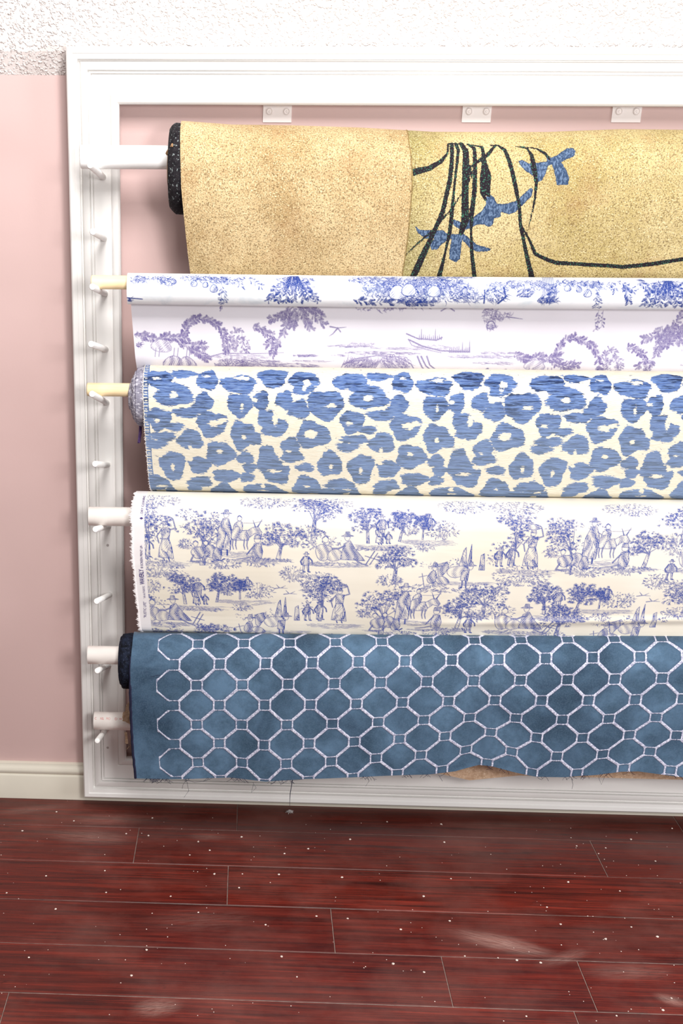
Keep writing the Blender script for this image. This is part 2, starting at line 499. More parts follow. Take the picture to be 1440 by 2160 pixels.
# ------------------------------------------------------------------ cloth builder
class Cloth:
    """a sheet given by a profile (y, z) against arc length t, swept along x"""
    def __init__(s, prof, x0, x1, cell, zfun=None, wav=None, edge=None, tstretch=None, xdense=None):
        p = np.array(prof, float)
        q = np.repeat(p, 1, 0)                      # soften the kinks of the drawn profile
        for _ in range(3):
            q = np.concatenate([q[:1], np.stack([q[:-1] * .75 + q[1:] * .25, q[:-1] * .25 + q[1:] * .75], 1).reshape(-1, 2), q[-1:]])
        p = q
        seg = np.hypot(*(p[1:] - p[:-1]).T)
        s.cum = np.concatenate([[0], np.cumsum(seg)]); s.p = p; s.T = s.cum[-1]
        s.x0, s.x1 = x0, x1
        s.cell = cell
        xd = xdense if xdense else x1
        s.nx = int((xd - x0) / cell) + 1; s.nt = int(s.T / cell) + 1
        s.xs = x0 + np.arange(s.nx) * cell; s.ts = np.linspace(0, s.T, s.nt); s.ct = s.T / (s.nt - 1)
        s.zfun = zfun; s.wav = wav; s.edge = edge; s.tstretch = tstretch
        s.G = s.P(s.xs[None, :].repeat(s.nt, 0), s.ts[:, None].repeat(s.nx, 1))
        s.PX, s.PY = project(s.G)
    def P(s, X, T):
        T0 = T
        if s.tstretch is not None: T = s.tstretch(X, T)
        y = np.interp(T, s.cum, s.p[:, 0]); z = np.interp(T, s.cum, s.p[:, 1])
        over = np.maximum(T - s.T, 0)
        z = z - over
        if s.zfun is not None: z = z + s.zfun(X)
        if s.wav is not None: y = y + s.wav(X, T)
        X2 = X
        if s.edge is not None: X2 = X + s.edge(T) * np.exp(-np.maximum(X - s.x0, 0) / .35)
        return np.stack([X2, y, z], -1)
    def st(s, px, py):
        """photo place -> (x, t) on the cloth"""
        j = s.nx // 2; i = s.nt // 2
        for _ in range(9):
            col = s.PY[:, j]; k = int(np.argmax(col < -1e9)) if False else 0
            k0 = int(np.argmin(col))              # top silhouette
            i = k0 + int(np.clip(np.searchsorted(col[k0:], py), 0, s.nt - 1 - k0))
            j = int(np.clip(np.searchsorted(s.PX[i], px), 0, s.nx - 1))
        # sub-cell and outside the sheet
        fx = s.xs[j]
        if j in (0, s.nx - 1): fx += (px - s.PX[i, j]) / 1290.0
        elif j > 0:
            fx = s.xs[j - 1] + s.cell * (px - s.PX[i, j - 1]) / max(s.PX[i, j] - s.PX[i, j - 1], 1e-6)
        ft = s.ts[i]
        if i > k0 and i < s.nt - 1: ft = s.ts[i - 1] + s.ct * (py - s.PY[i - 1, j]) / max(s.PY[i, j] - s.PY[i - 1, j], 1e-6)
        elif i == s.nt - 1: ft += max(0, (py - s.PY[i, j])) / 1250.0
        return fx, ft
    def mesh(s, name, mat, parent, attrs, period=None):
        """dense columns, then wider ones on to the right where the print repeats"""
        G = s.G; extra = []
        if s.x1 > s.xs[-1] + .02:
            ex = np.arange(s.xs[-1] + 3 * s.cell, s.x1, 3 * s.cell)
            src = ex - (period or .3) * np.ceil((ex - s.xs[-1]) / (period or .3))
            sj = np.clip(((src - s.x0) / s.cell).astype(int), 0, s.nx - 1)
            E_ = s.P(ex[None, :].repeat(s.nt, 0), s.ts[:, None].repeat(len(ex), 1))
            G = np.concatenate([G, E_], 1)
        nt, nx = G.shape[:2]
        me = bpy.data.meshes.new(name)
        me.vertices.add(nt * nx)
        me.vertices.foreach_set('co', G.reshape(-1).astype(np.float32))
        idx = np.arange(nt * nx).reshape(nt, nx)
        q = np.stack([idx[:-1, :-1], idx[1:, :-1], idx[1:, 1:], idx[:-1, 1:]], -1).reshape(-1, 4)
        nf = len(q)
        me.loops.add(nf * 4); me.polygons.add(nf)
        me.loops.foreach_set('vertex_index', q.reshape(-1).astype(np.int32))
        me.polygons.foreach_set('loop_start', (np.arange(nf) * 4).astype(np.int32))
        me.polygons.foreach_set('loop_total', np.full(nf, 4, np.int32))
        me.polygons.foreach_set('use_smooth', np.ones(nf, bool))
        X = np.concatenate([s.xs, ex]) if nx > s.nx else s.xs
        A = dict(attrs)
        for k, a in A.items():
            if a.shape[1] < nx:
                a = np.concatenate([a, a[:, sj]], 1)
            at = me.attributes.new(k, 'FLOAT', 'POINT')
            at.data.foreach_set('value', a.reshape(-1).astype(np.float32))
        for k, a in (('cloth_x', X[None, :].repeat(nt, 0)), ('cloth_t', s.ts[:, None].repeat(nx, 1))):
            at = me.attributes.new(k, 'FLOAT', 'POINT'); at.data.foreach_set('value', a.reshape(-1).astype(np.float32))
        me.update(calc_edges=True)
        me.materials.append(mat)
        o = bpy.data.objects.new(name, me)
        scene.collection.objects.link(o)
        o.parent = parent; o.matrix_parent_inverse = parent.matrix_world.inverted()
        return o

def arc(yc, zc, R, a0, a1, n=26):
    """angles in degrees: 90 is the top, 180 the front"""
    return [(yc + R * math.cos(math.radians(a)), zc + R * math.sin(math.radians(a))) for a in np.linspace(a0, a1, n)]

# ------------------------------------------------------------------ raster helpers (ink is painted on the cloth's own x/t grid)
class Ink:
    def __init__(s, cloth, k=1 / 1290.0):
        s.c = cloth; s.k = k / cloth.cell      # photo px -> cells
        s.A = np.zeros((cloth.nt, cloth.nx), np.float32)
    def cellxy(s, x, t): return (x - s.c.x0) / s.c.cell, t / s.c.ct
    def seg(s, x0, y0, x1, y1, w0, w1, a):
        A = s.A; H, W = A.shape
        r = max(w0, w1) / 2 + 1.0
        xa, xb = int(max(0, math.floor(min(x0, x1) - r))), int(min(W, math.ceil(max(x0, x1) + r) + 1))
        ya, yb = int(max(0, math.floor(min(y0, y1) - r))), int(min(H, math.ceil(max(y0, y1) + r) + 1))
        if xa >= xb or ya >= yb: return
        X = np.arange(xa, xb, dtype=np.float32)[None, :]; Y = np.arange(ya, yb, dtype=np.float32)[:, None]
        dx, dy = x1 - x0, y1 - y0; L = dx * dx + dy * dy + 1e-9
        h = np.clip(((X - x0) * dx + (Y - y0) * dy) / L, 0, 1)
        d = np.sqrt((X - x0 - h * dx) ** 2 + (Y - y0 - h * dy) ** 2)
        c = np.clip((w0 + (w1 - w0) * h) / 2 - d + .5, 0, 1) * a
        np.maximum(A[ya:yb, xa:xb], c, out=A[ya:yb, xa:xb])

class Pen:
    """draws in photo px around an anchor that is laid on the cloth"""
    def __init__(s, ink, px, py, sc=1.0, flip=1, rot=0.0):
        s.i = ink; x, t = ink.c.st(px, py); s.cx, s.cy = ink.cellxy(x, t)
        s.m = ink.k * sc; s.f = flip; s.co, s.si = math.cos(rot), math.sin(rot); s.q = ink.k
        s.my = s.m
    def tr(s, x, y):
        x *= s.f; X = x * s.co - y * s.si; Y = x * s.si + y * s.co
        return s.cx + X * s.m, s.cy + Y * s.my
    def line(s, pts, w=1.1, a=.9, w1=None):
        w *= 1.25; a = min(1, a * 1.12)
        if w1 is not None: w1 *= 1.25
        n = len(pts) - 1; w1 = w if w1 is None else w1
        for k in range(n):
            x0, y0 = s.tr(*pts[k]); x1, y1 = s.tr(*pts[k + 1])
            s.i.seg(x0, y0, x1, y1, (w + (w1 - w) * k / n) * s.q, (w + (w1 - w) * (k + 1) / n) * s.q, a)
    def blob(s, x, y, rx, ry, rot=0, tone=.3, hatch=None, dark=.85, outline=.9, ow=1.0, period=2.6):
        pts = []
        n = 14
        for k in range(n):
            q = 6.2832 * k / n; wob = 1 + .08 * math.sin(3 * q + x)
            ax, ay = rx * math.cos(q) * wob, ry * math.sin(q) * wob
            pts.append((x + ax * math.cos(rot) - ay * math.sin(rot), y + ax * math.sin(rot) + ay * math.cos(rot)))
        s.poly(pts, tone, hatch, dark, outline, ow, period)
    def poly(s, pts, tone=.3, hatch=None, dark=.85, outline=.9, ow=1.0, period=2.6):
        P = np.array([s.tr(*p) for p in pts]); A = s.i.A; H, W = A.shape
        xa, xb = int(max(0, P[:, 0].min() - 1)), int(min(W, P[:, 0].max() + 2))
        ya, yb = int(max(0, P[:, 1].min() - 1)), int(min(H, P[:, 1].max() + 2))
        if xa < xb and ya < yb:
            X = np.arange(xa, xb)[None, :] + 0 * np.arange(ya, yb)[:, None]; Y = np.arange(ya, yb)[:, None] + 0 * X
            ins = np.zeros(X.shape, bool); n = len(P)
            for k in range(n):
                x0, y0 = P[k]; x1, y1 = P[(k + 1) % n]
                if y0 == y1: continue
                ins ^= ((Y >= y0) != (Y >= y1)) & (X < (x1 - x0) * (Y - y0) / (y1 - y0) + x0)
            val = np.full(X.shape, tone, np.float32)
            if hatch is not None:
                ph = (X * math.cos(hatch) + Y * math.sin(hatch)) / (period * s.q) * 6.283
                side = np.clip((X - P[:, 0].min()) / max(1, np.ptp(P[:, 0])), 0, 1)
                fold = np.sin(X * .42 + 2.2 * np.sin(Y * .13 + hatch * 3) + n) * .8
                val = np.clip((np.sin(ph + 1.3 * np.sin(Y * .31 + X * .2)) + .9 * side + fold - .25) * 1.3, tone * .5, 1) * min(1, dark * 1.15)
            sub = A[ya:yb, xa:xb]
            sub[ins] = val[ins]
        if outline: s.line(list(pts) + [pts[0]], ow, outline)
    # --- motifs, all with the foot at the anchor
    def dabs(s, x, y, rx, ry, n, w=1.3, a=.85, L=3.4, dirn=None):
        n = int(n * 1.4); w *= 1.1; rx *= 1.15; ry *= 1.2; a = min(1, a * 1.15)
        for _ in range(n):
            r = math.sqrt(rng.random()); q = rng.uniform(0, 6.283)
            X, Y = x + rx * r * math.cos(q), y + ry * r * math.sin(q)
            d = (q + rng.uniform(-.9, .9)) if dirn is None else dirn + rng.uniform(-.6, .6)
            l = L * rng.uniform(.5, 1.2); aa = a * rng.uniform(.5, 1.1)
            s.line([(X, Y), (X + l * math.cos(d) * .6, Y + l * math.sin(d) * .35), (X + l * math.cos(d), Y + l * math.sin(d) * .7 + .6)], w * rng.uniform(.7, 1.2), min(aa, 1), .5)
    def tree(s, h, w, lean=0, dens=1.0):
        top = -h
        s.poly([(-w * .055, 0), (w * .055, 0), (lean * .5 + w * .04, top * .45), (lean * .6 - w * .03, top * .5)], .25, 0.1, .8, .85)
        br = []
        for k in range(9):
            fy = rng.uniform(.35, .8); q = rng.uniform(-1, 1)
            ex, ey = lean * fy + q * w * .48, top * (fy + .2 * (1 - abs(q)))
            s.line([(lean * .5, top * .4 * rng.uniform(.8, 1.1)), ((lean * .5 + ex) / 2, (ey + top * .5) / 2 + 1), (ex, ey)], 1.8, .75, .8)
            br.append((ex, ey))
        for k in range(7): br.append((lean + rng.uniform(-.45, .45) * w, top * rng.uniform(.6, 1.0)))
        for ex, ey in br:
            for _ in range(5):
                q = rng.uniform(0, 6.283); X_, Y_ = ex + w * .19 * math.cos(q), ey + h * .085 * math.sin(q)
                for g_ in range(4): s.line([(X_, Y_), (X_ + 6 * math.cos(q + (g_ - 1.5) * .45), Y_ + 4.5 * math.sin(q + (g_ - 1.5) * .45))], 1.25, .95, .5)
            s.dabs(ex, ey, w * .17, h * .07, int(12 * dens), 1.5, .95, 3.6)
    def bush(s, w, h, n=60):
        n = int(n * 1.35)
        s.dabs(0, -h * .4, w * .5, h * .5, n, 1.4, .85, 4.2)
        for k in range(7):
            x = rng.uniform(-.5, .5) * w
            s.line([(x * .3, 0), (x * .8, -h * .5), (x, -h * rng.uniform(.7, 1))], 1.1, .7, .5)
    def ground(s, w, h, n=26):
        n = int(n * 1.9)
        for k in range(n):
            x = rng.uniform(-.5, .4) * w; y = rng.uniform(0, 1) * h * (1 - abs(x / w)); l = rng.uniform(.06, .22) * w
            s.line([(x, y), (x + l * .5, y + rng.uniform(-1.5, 1.5)), (x + l, y + rng.uniform(-1, 1.5))], .9, .6, .5)
    def root_leaves(s, w, h, n=34):
        n = int(n * 1.8)
        for k in range(n):
            x = rng.uniform(-.5, .5) * w; y = rng.uniform(-.1, .6) * h
            s.line([(x, y), (x + 4 * rng.uniform(.3, 1) * (1 if x > 0 else -1), y + 2), (x + 9 * rng.uniform(.4, 1) * (1 if x > 0 else -1), y + rng.uniform(0, 4))], 1.3, .8, .5)
    def head(s, x, y, r, hat=None):
        s.blob(x, y, r, r * 1.15, 0, .12, None, .8, .85, .9)
        s.line([(x - r * .8, y - r * .5), (x, y - r * 1.15), (x + r * .9, y - r * .4)], 1.6, .9)
        if hat == 'wide':
            s.poly([(x - r * 2.1, y - r * .5), (x - r * .9, y - r * 1.0), (x - r * .6, y - r * 2.1), (x + r * .7, y - r * 2.1), (x + r * .9, y - r * 1.0), (x + r * 2.2, y - r * .6), (x, y - r * .35)], .8, 0.4, 1, .95)
        elif hat == 'cap':
            s.poly([(x - r * 1.1, y - r * .3), (x - r * .8, y - r * 1.5), (x + r * .8, y - r * 1.5), (x + r * 1.2, y - r * .2)], .6, .4, 1, .9)
    def woman(s, h=80, basket=True):
        u = h
        s.poly([(-.17 * u, -.03 * u), (.17 * u, 0), (.14 * u, -.25 * u), (.07 * u, -.47 * u), (-.07 * u, -.47 * u), (-.14 * u, -.25 * u)], .15, 0.12, .85, .9, 1, 3)
        s.poly([(-.10 * u, -.2 * u), (.02 * u, -.14 * u), (.10 * u, -.25 * u), (.06 * u, -.44 * u), (-.07 * u, -.44 * u)], .06, .7, .5, .7, .9, 3.4)
        s.poly([(-.08 * u, -.46 * u), (.08 * u, -.46 * u), (.11 * u, -.68 * u), (-.09 * u, -.68 * u)], .3, .6, .85, .9)
        s.line([(-.09 * u, -.66 * u), (-.19 * u, -.52 * u), (-.15 * u, -.36 * u)], 2.2, .75)
        s.line([(.1 * u, -.66 * u), (.22 * u, -.70 * u), (.17 * u, -.88 * u)], 2.4, .7)
        s.head(0, -.76 * u, .055 * u, 'cap')
        if basket: s.blob(.01 * u, -.90 * u, .15 * u, .06 * u, 0, .2, 1.2, .8, .9)
        for q in (-.05, .06): s.line([(q * u, 0), (q * u + 1.5, .05 * u)], 2, .9)
    def man(s, h=60, hat='wide', cloak=True):
        u = h
        for q in (-.09, .08):
            s.poly([(q * u - .045 * u, -.35 * u), (q * u + .045 * u, -.35 * u), (q * u * 1.4 + .03 * u, 0), (q * u * 1.4 - .03 * u, 0)], .3, .1, .8, .9)
            s.line([(q * u * 1.4, 0), (q * u * 1.4 + .08 * u, .01 * u)], 2.2, .95)
        s.poly([(-.16 * u, -.33 * u), (.15 * u, -.33 * u), (.13 * u, -.75 * u), (-.12 * u, -.75 * u)], .55, .35, 1, .95)
        s.line([(-.12 * u, -.72 * u), (-.25 * u, -.5 * u), (-.2 * u, -.36 * u)], 2.6, .85)
        s.line([(.12 * u, -.72 * u), (.27 * u, -.56 * u), (.3 * u, -.4 * u)], 2.4, .8)
        s.head(0, -.84 * u, .065 * u, hat)
    def donkey_group(s):
        s.poly([(8, -34), (40, -38), (46, -30), (44, -18), (12, -18)], .12, 1.4, .7, .9)
        for x in (14, 20, 36, 42): s.line([(x, -20), (x - 1, -8), (x + 1, 0)], 2.4, .75, 1.6)
        s.poly([(40, -36), (52, -44), (62, -46), (70, -34), (66, -28), (56, -32), (46, -24)], .15, .5, .7, .9)
        s.line([(57, -45), (52, -58)], 2, .9, .8); s.line([(62, -46), (70, -60)], 2.2, .9, .8)
        s.blob(24, -44, 9, 12, .2, .2, .3, .8, .9); s.head(26, -61, 4.6)
        s.line([(34, -52), (52, -52), (70, -56)], 1, .7)
        s.blob(18, -32, 8, 14, .4, .1, 1.0, .7, .85)
        p = Pen.__new__(Pen); p.__dict__.update(s.__dict__); p.cx, p.cy = s.tr(-2, 6)
        p.poly([(-17, -4), (-13, -45), (-4, -66), (7, -66), (14, -44), (11, -4)], .45, .2, .95, .95)
        p.poly([(-4, -4), (3, -38), (11, -20), (10, -2)], .12, .1, .7, .8)
        p.head(2, -73, 5, 'wide')
        for x in (-7, 5): p.line([(x, -4), (x, 6)], 3, .85); 
    def crouch(s):
        s.blob(14, -20, 16, 13, .5, .35, .9, .95, .9); s.blob(-10, -18, 15, 12, -.3, .3, .4, .9, .9)
        s.blob(26, -14, 9, 14, .1, .6, .3, 1, .95); s.head(-16, -36, 5); s.head(4, -38, 4.5)
        s.line([(-20, -12), (-26, 0), (-10, 2)], 3, .7); s.line([(8, -12), (0, 0), (-14, 0)], 3.2, .6); s.line([(26, -4), (34, -2), (40, -6)], 2.4, .85)
        s.ground(80, 6, 14)
    def seated_boy(s):
        s.poly([(-9, 0), (8, 0), (11, -14), (7, -30), (-6, -30), (-10, -14)], .5, .3, 1, .95)
        s.head(0, -38, 6, 'cap'); s.line([(-8, -4), (-22, 0), (-40, 2)], 3.4, .65, 1.8); s.line([(-6, -26), (-14, -16), (-20, -8)], 2.4, .8)
    def couple(s):
        s.blob(-22, -20, 17, 17, .2, .15, .8, .75, .85); s.blob(0, -14, 16, 12, -.2, .12, .4, .6, .8); s.head(-20, -46, 6)
        s.dabs(-28, -58, 9, 4, 10, 2.4, 1, 4)
        s.poly([(10, -6), (16, -38), (28, -44), (38, -28), (52, -12), (58, -4)], .7, .7, 1, .95); s.head(22, -50, 5.5, 'wide')
        s.line([(18, -34), (6, -28), (-6, -28)], 3, .7); s.line([(36, -8), (52, 2), (64, 6)], 2.6, .7)
        s.line([(60, 4), (76, -24)], 1.8, .85); s.line([(68, 4), (82, -20)], 1.6, .85); s.line([(58, -14), (84, -6)], 1.4, .8)
        s.ground(130, 14, 40); s.root_leaves(100, 12, 22)
    def ruins(s):
        s.poly([(-8, -30), (0, -66), (4, -72), (8, -30)], .3, .1, .8, .9); s.poly([(8, -28), (14, -78), (18, -28)], .75, .1, 1, .95)
        s.poly([(32, -26), (34, -56), (40, -60), (43, -26)], .4, .1, .9, .9); s.dabs(56, -54, 10, 14, 26, 1.5, .9, 4); s.dabs(-16, -40, 10, 10, 20, 1.4, .8, 4)
        s.poly([(-48, -36), (-30, -42), (-26, -30), (-40, -8), (-46, -14)], .5, .9, .9, .9)
        s.blob(-10, -22, 20, 12, -.2, .08, .7, .6, .8); s.poly([(-2, -4), (0, -24), (14, -26), (12, -2)], .6, .2, 1, .9); s.head(16, -32, 5, 'wide')
        s.line([(2, -2), (2, 12)], 2.4, .85); s.line([(9, -2), (10, 12)], 2.4, .85); s.ground(120, 8, 30)
    def sower(s):
        s.blob(0, -14, 9, 14, .2, .6, .5, 1, .9); s.head(4, -34, 5, 'wide'); s.line([(-20, -22), (-14, 8)], 1.4, .8); s.line([(-26, -14), (-10, -18)], 1.2, .8)
        s.blob(20, -8, 14, 8, .3, .2, .5, .8, .85); s.dabs(-4, -40, 20, 6, 20, 1.3, .7, 4); s.root_leaves(60, 16, 22)
    def bird(s):
        s.line([(-12, 2), (0, 0), (14, 1)], 2, .7, .8); s.line([(-2, 0), (-8, -7)], 2, .7, .8); s.line([(2, 0), (10, -5)], 1.8, .7, .8)
    def oak(s, w=80, h=60):
        s.tree(h, w, 2, 1.3)

def mono(ink, px, py, kind, sc=1.0, flip=1):
    p = Pen(ink, px, py, sc, flip)
    return p

# ------------------------------------------------------------------ cloth materials
def toile_material(name, base0, base1, inkc, ghost=None):
    t = NT(name)
    v = t.wpos()
    c = t.mix(t.ramp(t.noise(v, 9, 2), .35, .65), base0, base1)
    if ghost:
        g = t.ramp(t.noise(t.wpos((1, 1, 1.4)), 24, 4, .6, .6), .5, .72, 0, .8)
        c = t.mix(g, c, ghost)
    a = t.attr('ink')
    a = t.math('MULTIPLY', a, t.ramp(t.noise(v, 700, 1), .25, .65, .72, 1.0))
    c = t.mix(t.ramp(a, .06, .9), c, inkc)
    weave = t.noise(v, 900, 1)
    fold = t.noise(t.wpos((.6, 1, 2.6)), 9, 3, .5, .3)
    n = t.bump(weave, .1, .0004)
    n = t.bump(fold, .35, .004, n)
    m_ = t.out(c, .62, n, .25)
    return m_

def gold_material():
    t = NT('gold_tapestry_cloth')
    v = t.wpos()
    panel = t.attr('panel')
    big = t.noise(v, 9, 4, .6)
    left = t.mix(t.ramp(big, .38, .66), srgb(172, 146, 104), srgb(206, 182, 140))
    right = t.mix(t.ramp(big, .36, .66), srgb(174, 155, 102), srgb(204, 185, 138))
    c = t.mix(panel, left, right)
    olive = t.attr('olive')
    c = t.mix(t.math('MULTIPLY', olive, .65), c, srgb(128, 126, 76))
    grain = t.noise(v, 520, 2, .6)
    c = t.mix(t.ramp(grain, .48, .64, 0, .75), c, srgb(92, 70, 40))
    c = t.mix(t.ramp(t.noise(v, 640, 1), .58, .7, 0, .7), c, srgb(232, 216, 176))
    c = t.mix(t.ramp(t.noise(v, 14, 4, .7), .52, .72, 0, .4), c, srgb(150, 108, 70))
    jag = t.math('MULTIPLY', t.math('SUBTRACT', t.noise(v, 420, 1), .5), .0022)
    blue = t.ramp(t.math('ADD', t.attr('petal'), jag), -.0002, .0003, 1, 0)
    bc = t.mix(t.ramp(t.noise(t.wpos((1, 1, .5)), 480, 2), .45, .6), srgb(50, 68, 96), srgb(98, 118, 146))
    rim = t.math('MULTIPLY', t.ramp(t.attr('petal'), -.0012, -.0004, 0, 1), blue)
    bc = t.mix(t.math('MULTIPLY', rim, .6), bc, srgb(30, 46, 74))
    c = t.mix(blue, c, bc)
    dark = t.ramp(t.math('ADD', t.attr('stem'), jag), -.0002, .0003, 1, 0)
    dc = t.mix(t.ramp(t.noise(v, 600, 1), .58, .66), srgb(34, 26, 34), srgb(58, 104, 84))
    c = t.mix(dark, c, dc)
    n = t.bump(grain, .7, .0012)
    n = t.bump(t.attr('panel'), .8, .001, n)
    return t.out(c, .8, n, .15)

def leopard_material():
    t = NT('leopard_weave_cloth')
    v = t.wpos()
    streak = t.noise(t.wpos((1, 6, 26)), 26, 3, .65)
    fine = t.noise(t.wpos((1, 4, 14)), 90, 2, .6)
    jag = t.math('MULTIPLY', t.math('SUBTRACT', t.noise(t.wpos((1, 1, 4.0)), 150, 2, .6), .5), .0085)
    d = t.math('ADD', t.attr('spot'), jag)
    f = t.ramp(d, -.0003, .0004, 1, 0)
    base = t.mix(t.ramp(fine, .4, .6), srgb(212, 204, 184), srgb(223, 216, 199))
    fleck = t.ramp(t.noise(t.wpos((1, 1, 2)), 130, 2), .70, .73, 0, .7)
    base = t.mix(fleck, base, srgb(110, 118, 140))
    blue = t.mix(t.ramp(streak, .36, .62), srgb(38, 60, 116), srgb(92, 120, 174))
    blue = t.mix(t.ramp(fine, .40, .68, 0, .6), blue, srgb(132, 154, 188))
    blue = t.mix(t.ramp(t.noise(t.wpos((2, 2, 27)), 14, 4, .65), .52, .58, 0, .85), blue, srgb(22, 32, 62))
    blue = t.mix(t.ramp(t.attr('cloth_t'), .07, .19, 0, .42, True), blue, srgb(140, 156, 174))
    c = t.mix(f, base, blue)
    n = t.bump(fine, .5, .001)
    return t.out(c, .8, n, .15)

def velvet_material():
    t = NT('teal_velvet_with_lattice')
    v = t.wpos()
    nap = t.noise(v, 7, 4, .65, .5)
    c = t.mix(t.ramp(nap, .36, .64), srgb(40, 60, 80), srgb(86, 114, 140))
    c = t.mix(t.ramp(t.noise(v, 26, 6, .75), .42, .66, 0, .7), c, srgb(46, 68, 86))
    c = t.mix(t.ramp(t.noise(v, 500, 1), .4, .7, 0, .2), c, srgb(98, 120, 142))
    jag = t.math('MULTIPLY', t.math('SUBTRACT', t.noise(v, 500, 1), .5), .0010)
    f = t.ramp(t.math('ADD', t.attr('lattice'), jag), -.0001, .00035, 1, 0)
    lc = t.mix(t.ramp(t.noise(v, 420, 2), .4, .62), srgb(150, 150, 172), srgb(212, 212, 226))
    f2 = t.math('MULTIPLY', t.ramp(t.attr('lattice'), -.0008, .0028, .45, 0), 1.0)
    c = t.mix(f2, c, srgb(50, 56, 84))
    c = t.mix(f, c, lc)
    n = t.bump(t.noise(v, 600, 1), .15, .0006)
    n = t.bump(t.ramp(t.attr('lattice'), -.001, .001, 1, 0), .6, .0012, n)
    n = t.bump(t.noise(t.wpos((1.4, 1, .6)), 7, 3, .5, .8), .5, .006, n)
    m_ = t.out(c, .75, n, .2)
    t.b.inputs['Sheen Weight'].default_value = .2
    t.b.inputs['Sheen Roughness'].default_value = .4
    return m_

def wound_material(name, dark, mid, light, lthr=.6, sx=1.0, stripes=False):
    t = NT(name)
    v = t.wpos((sx, 1, 1))
    c = t.mix(t.ramp(t.noise(v, 160, 3, .6), .35, .6), dark, mid)
    c = t.mix(t.ramp(t.noise(v, 330, 2, .6), lthr, lthr + .07, 0, .8), c, light)
    if stripes:                                    # the selvage of each turn shows as a pale ring
        sx_ = t.n('ShaderNodeSeparateXYZ'); t.lk(t.wpos(), sx_.inputs[0])
        c = t.mix(t.ramp(t.math('SINE', t.math('MULTIPLY', sx_.outputs[0], 3100.0)), .1, .8, 0, .75), c, light)
    return t.out(c, .85, t.bump(t.noise(v, 300, 2), .5, .001), .15)

M['gold'] = gold_material()
M['leopard'] = leopard_material()
M['velvet'] = velvet_material()
M['toile_cream'] = toile_material('cream_toile_cloth', srgb(217, 209, 193), srgb(224, 218, 205), srgb(44, 66, 142))
M['toile_roll'] = toile_material('white_toile_cloth_face', srgb(222, 223, 226), srgb(230, 231, 233), srgb(22, 52, 130), srgb(196, 206, 213))
M['toile_back'] = toile_material('white_toile_cloth_reverse', srgb(206, 201, 208), srgb(212, 208, 215), srgb(98, 86, 138))
M['black_wound'] = wound_material('dark_tapestry_edge', srgb(20, 18, 22), srgb(40, 36, 40), srgb(150, 160, 160), .62)
M['navy_wound'] = wound_material('navy_velvet_edge', srgb(8, 10, 18), srgb(26, 32, 48), srgb(70, 76, 96), .62)
M['selvage'] = wound_material('striped_selvage', srgb(70, 66, 92), srgb(120, 116, 136), srgb(206, 204, 214), .52, .4, True)
M['burlap'] = wound_material('tan_burlap', srgb(186, 154, 126), srgb(210, 180, 152), srgb(232, 210, 184), .6)

# ------------------------------------------------------------------ 1: gold cloth on the top pipe
XD = 1.0
rod('support_pipe', 'white painted pipe on the topmost peg, carrying the gold tapestry cloth', 'pipe', 170, 331, -.10, .0158, M['whitepvc'])
Y1 = -.105
pz = hit(370, 357, 1, Y1)
R1 = .0600
Z1 = pz[2]
xl1 = hit(378, 350, 1, Y1 - R1)[0]
def topz1(X):
    # the upper line of the roll dips as it runs right
    px = [.10, .17, .24, .32, .42, .52, .60, .68, .78, .88, .98, 1.3]
    dz = [.0035, .000, -.0045, -.005, -.0075, -.0125, -.0125, -.012, -.008, -.0085, -.012, -.012]
    return np.interp(X, px, dz)
z_low = hit(400, 610, 1, -.155)[2] - .004
prof1 = arc(Y1, Z1, R1 + .003, 20, 176, 40) + [(Y1 - R1 - .0025, Z1 - .045), (-.150, Z1 - .11), (-.131, z_low + .022), (-.128, z_low)]
def wav1(X, T):
    k = np.clip((T - .17) / .12, 0, 1)
    return k * .004 * np.sin(X * 9 + 1.0) + k * .002 * np.sin(X * 23)
def edge1(T): return np.interp(T, [.12, .2, .34], [0, .003, .017])
c1 = Cloth(prof1, xl1, XRO - .10, .0017, topz1, wav1, edge1)
def g7(x, y): return 850 + x / 3.6, 280 + y / 3.6
def g3(x, y): return 960 + x / 3.0, 60 + y / 3.0

class SDF:
    def __init__(s, cloth):
        s.c = cloth; s.D = np.full((cloth.nt, cloth.nx), .05, np.float32)
        s.X = cloth.xs[None, :]; s.T = cloth.ts[:, None]
    def stroke(s, pts, ws):
        q = [s.c.st(*p) for p in pts]
        for k in range(len(q) - 1):
            (x0, t0), (x1, t1) = q[k], q[k + 1]; w0, w1 = ws[k], ws[k + 1]
            dx, dt = x1 - x0, t1 - t0; L = dx * dx + dt * dt + 1e-12
            h = np.clip(((s.X - x0) * dx + (s.T - t0) * dt) / L, 0, 1)
            d = np.sqrt((s.X - x0 - h * dx) ** 2 + (s.T - t0 - h * dt) ** 2) - (w0 + (w1 - w0) * h) / 2
            np.minimum(s.D, d, out=s.D)
    def polydist(s, q):
        n = len(q); best = np.full(s.D.shape, 1.0); ins = np.zeros(s.D.shape, bool)
        X = s.X + 0 * s.T; T = s.T + 0 * s.X
        for k in range(n):
            (x0, t0), (x1, t1) = q[k], q[(k + 1) % n]
            dx, dt = x1 - x0, t1 - t0; L = dx * dx + dt * dt + 1e-12
            h = np.clip(((X - x0) * dx + (T - t0) * dt) / L, 0, 1)
            best = np.minimum(best, np.sqrt((X - x0 - h * dx) ** 2 + (T - t0 - h * dt) ** 2))
            if t0 != t1: ins ^= ((T >= t0) != (T >= t1)) & (X < (x1 - x0) * (T - t0) / (t1 - t0) + x0)
        return np.where(ins, -best, best)
    def poly(s, pts):
        np.minimum(s.D, s.polydist([s.c.st(*p) for p in pts]), out=s.D)

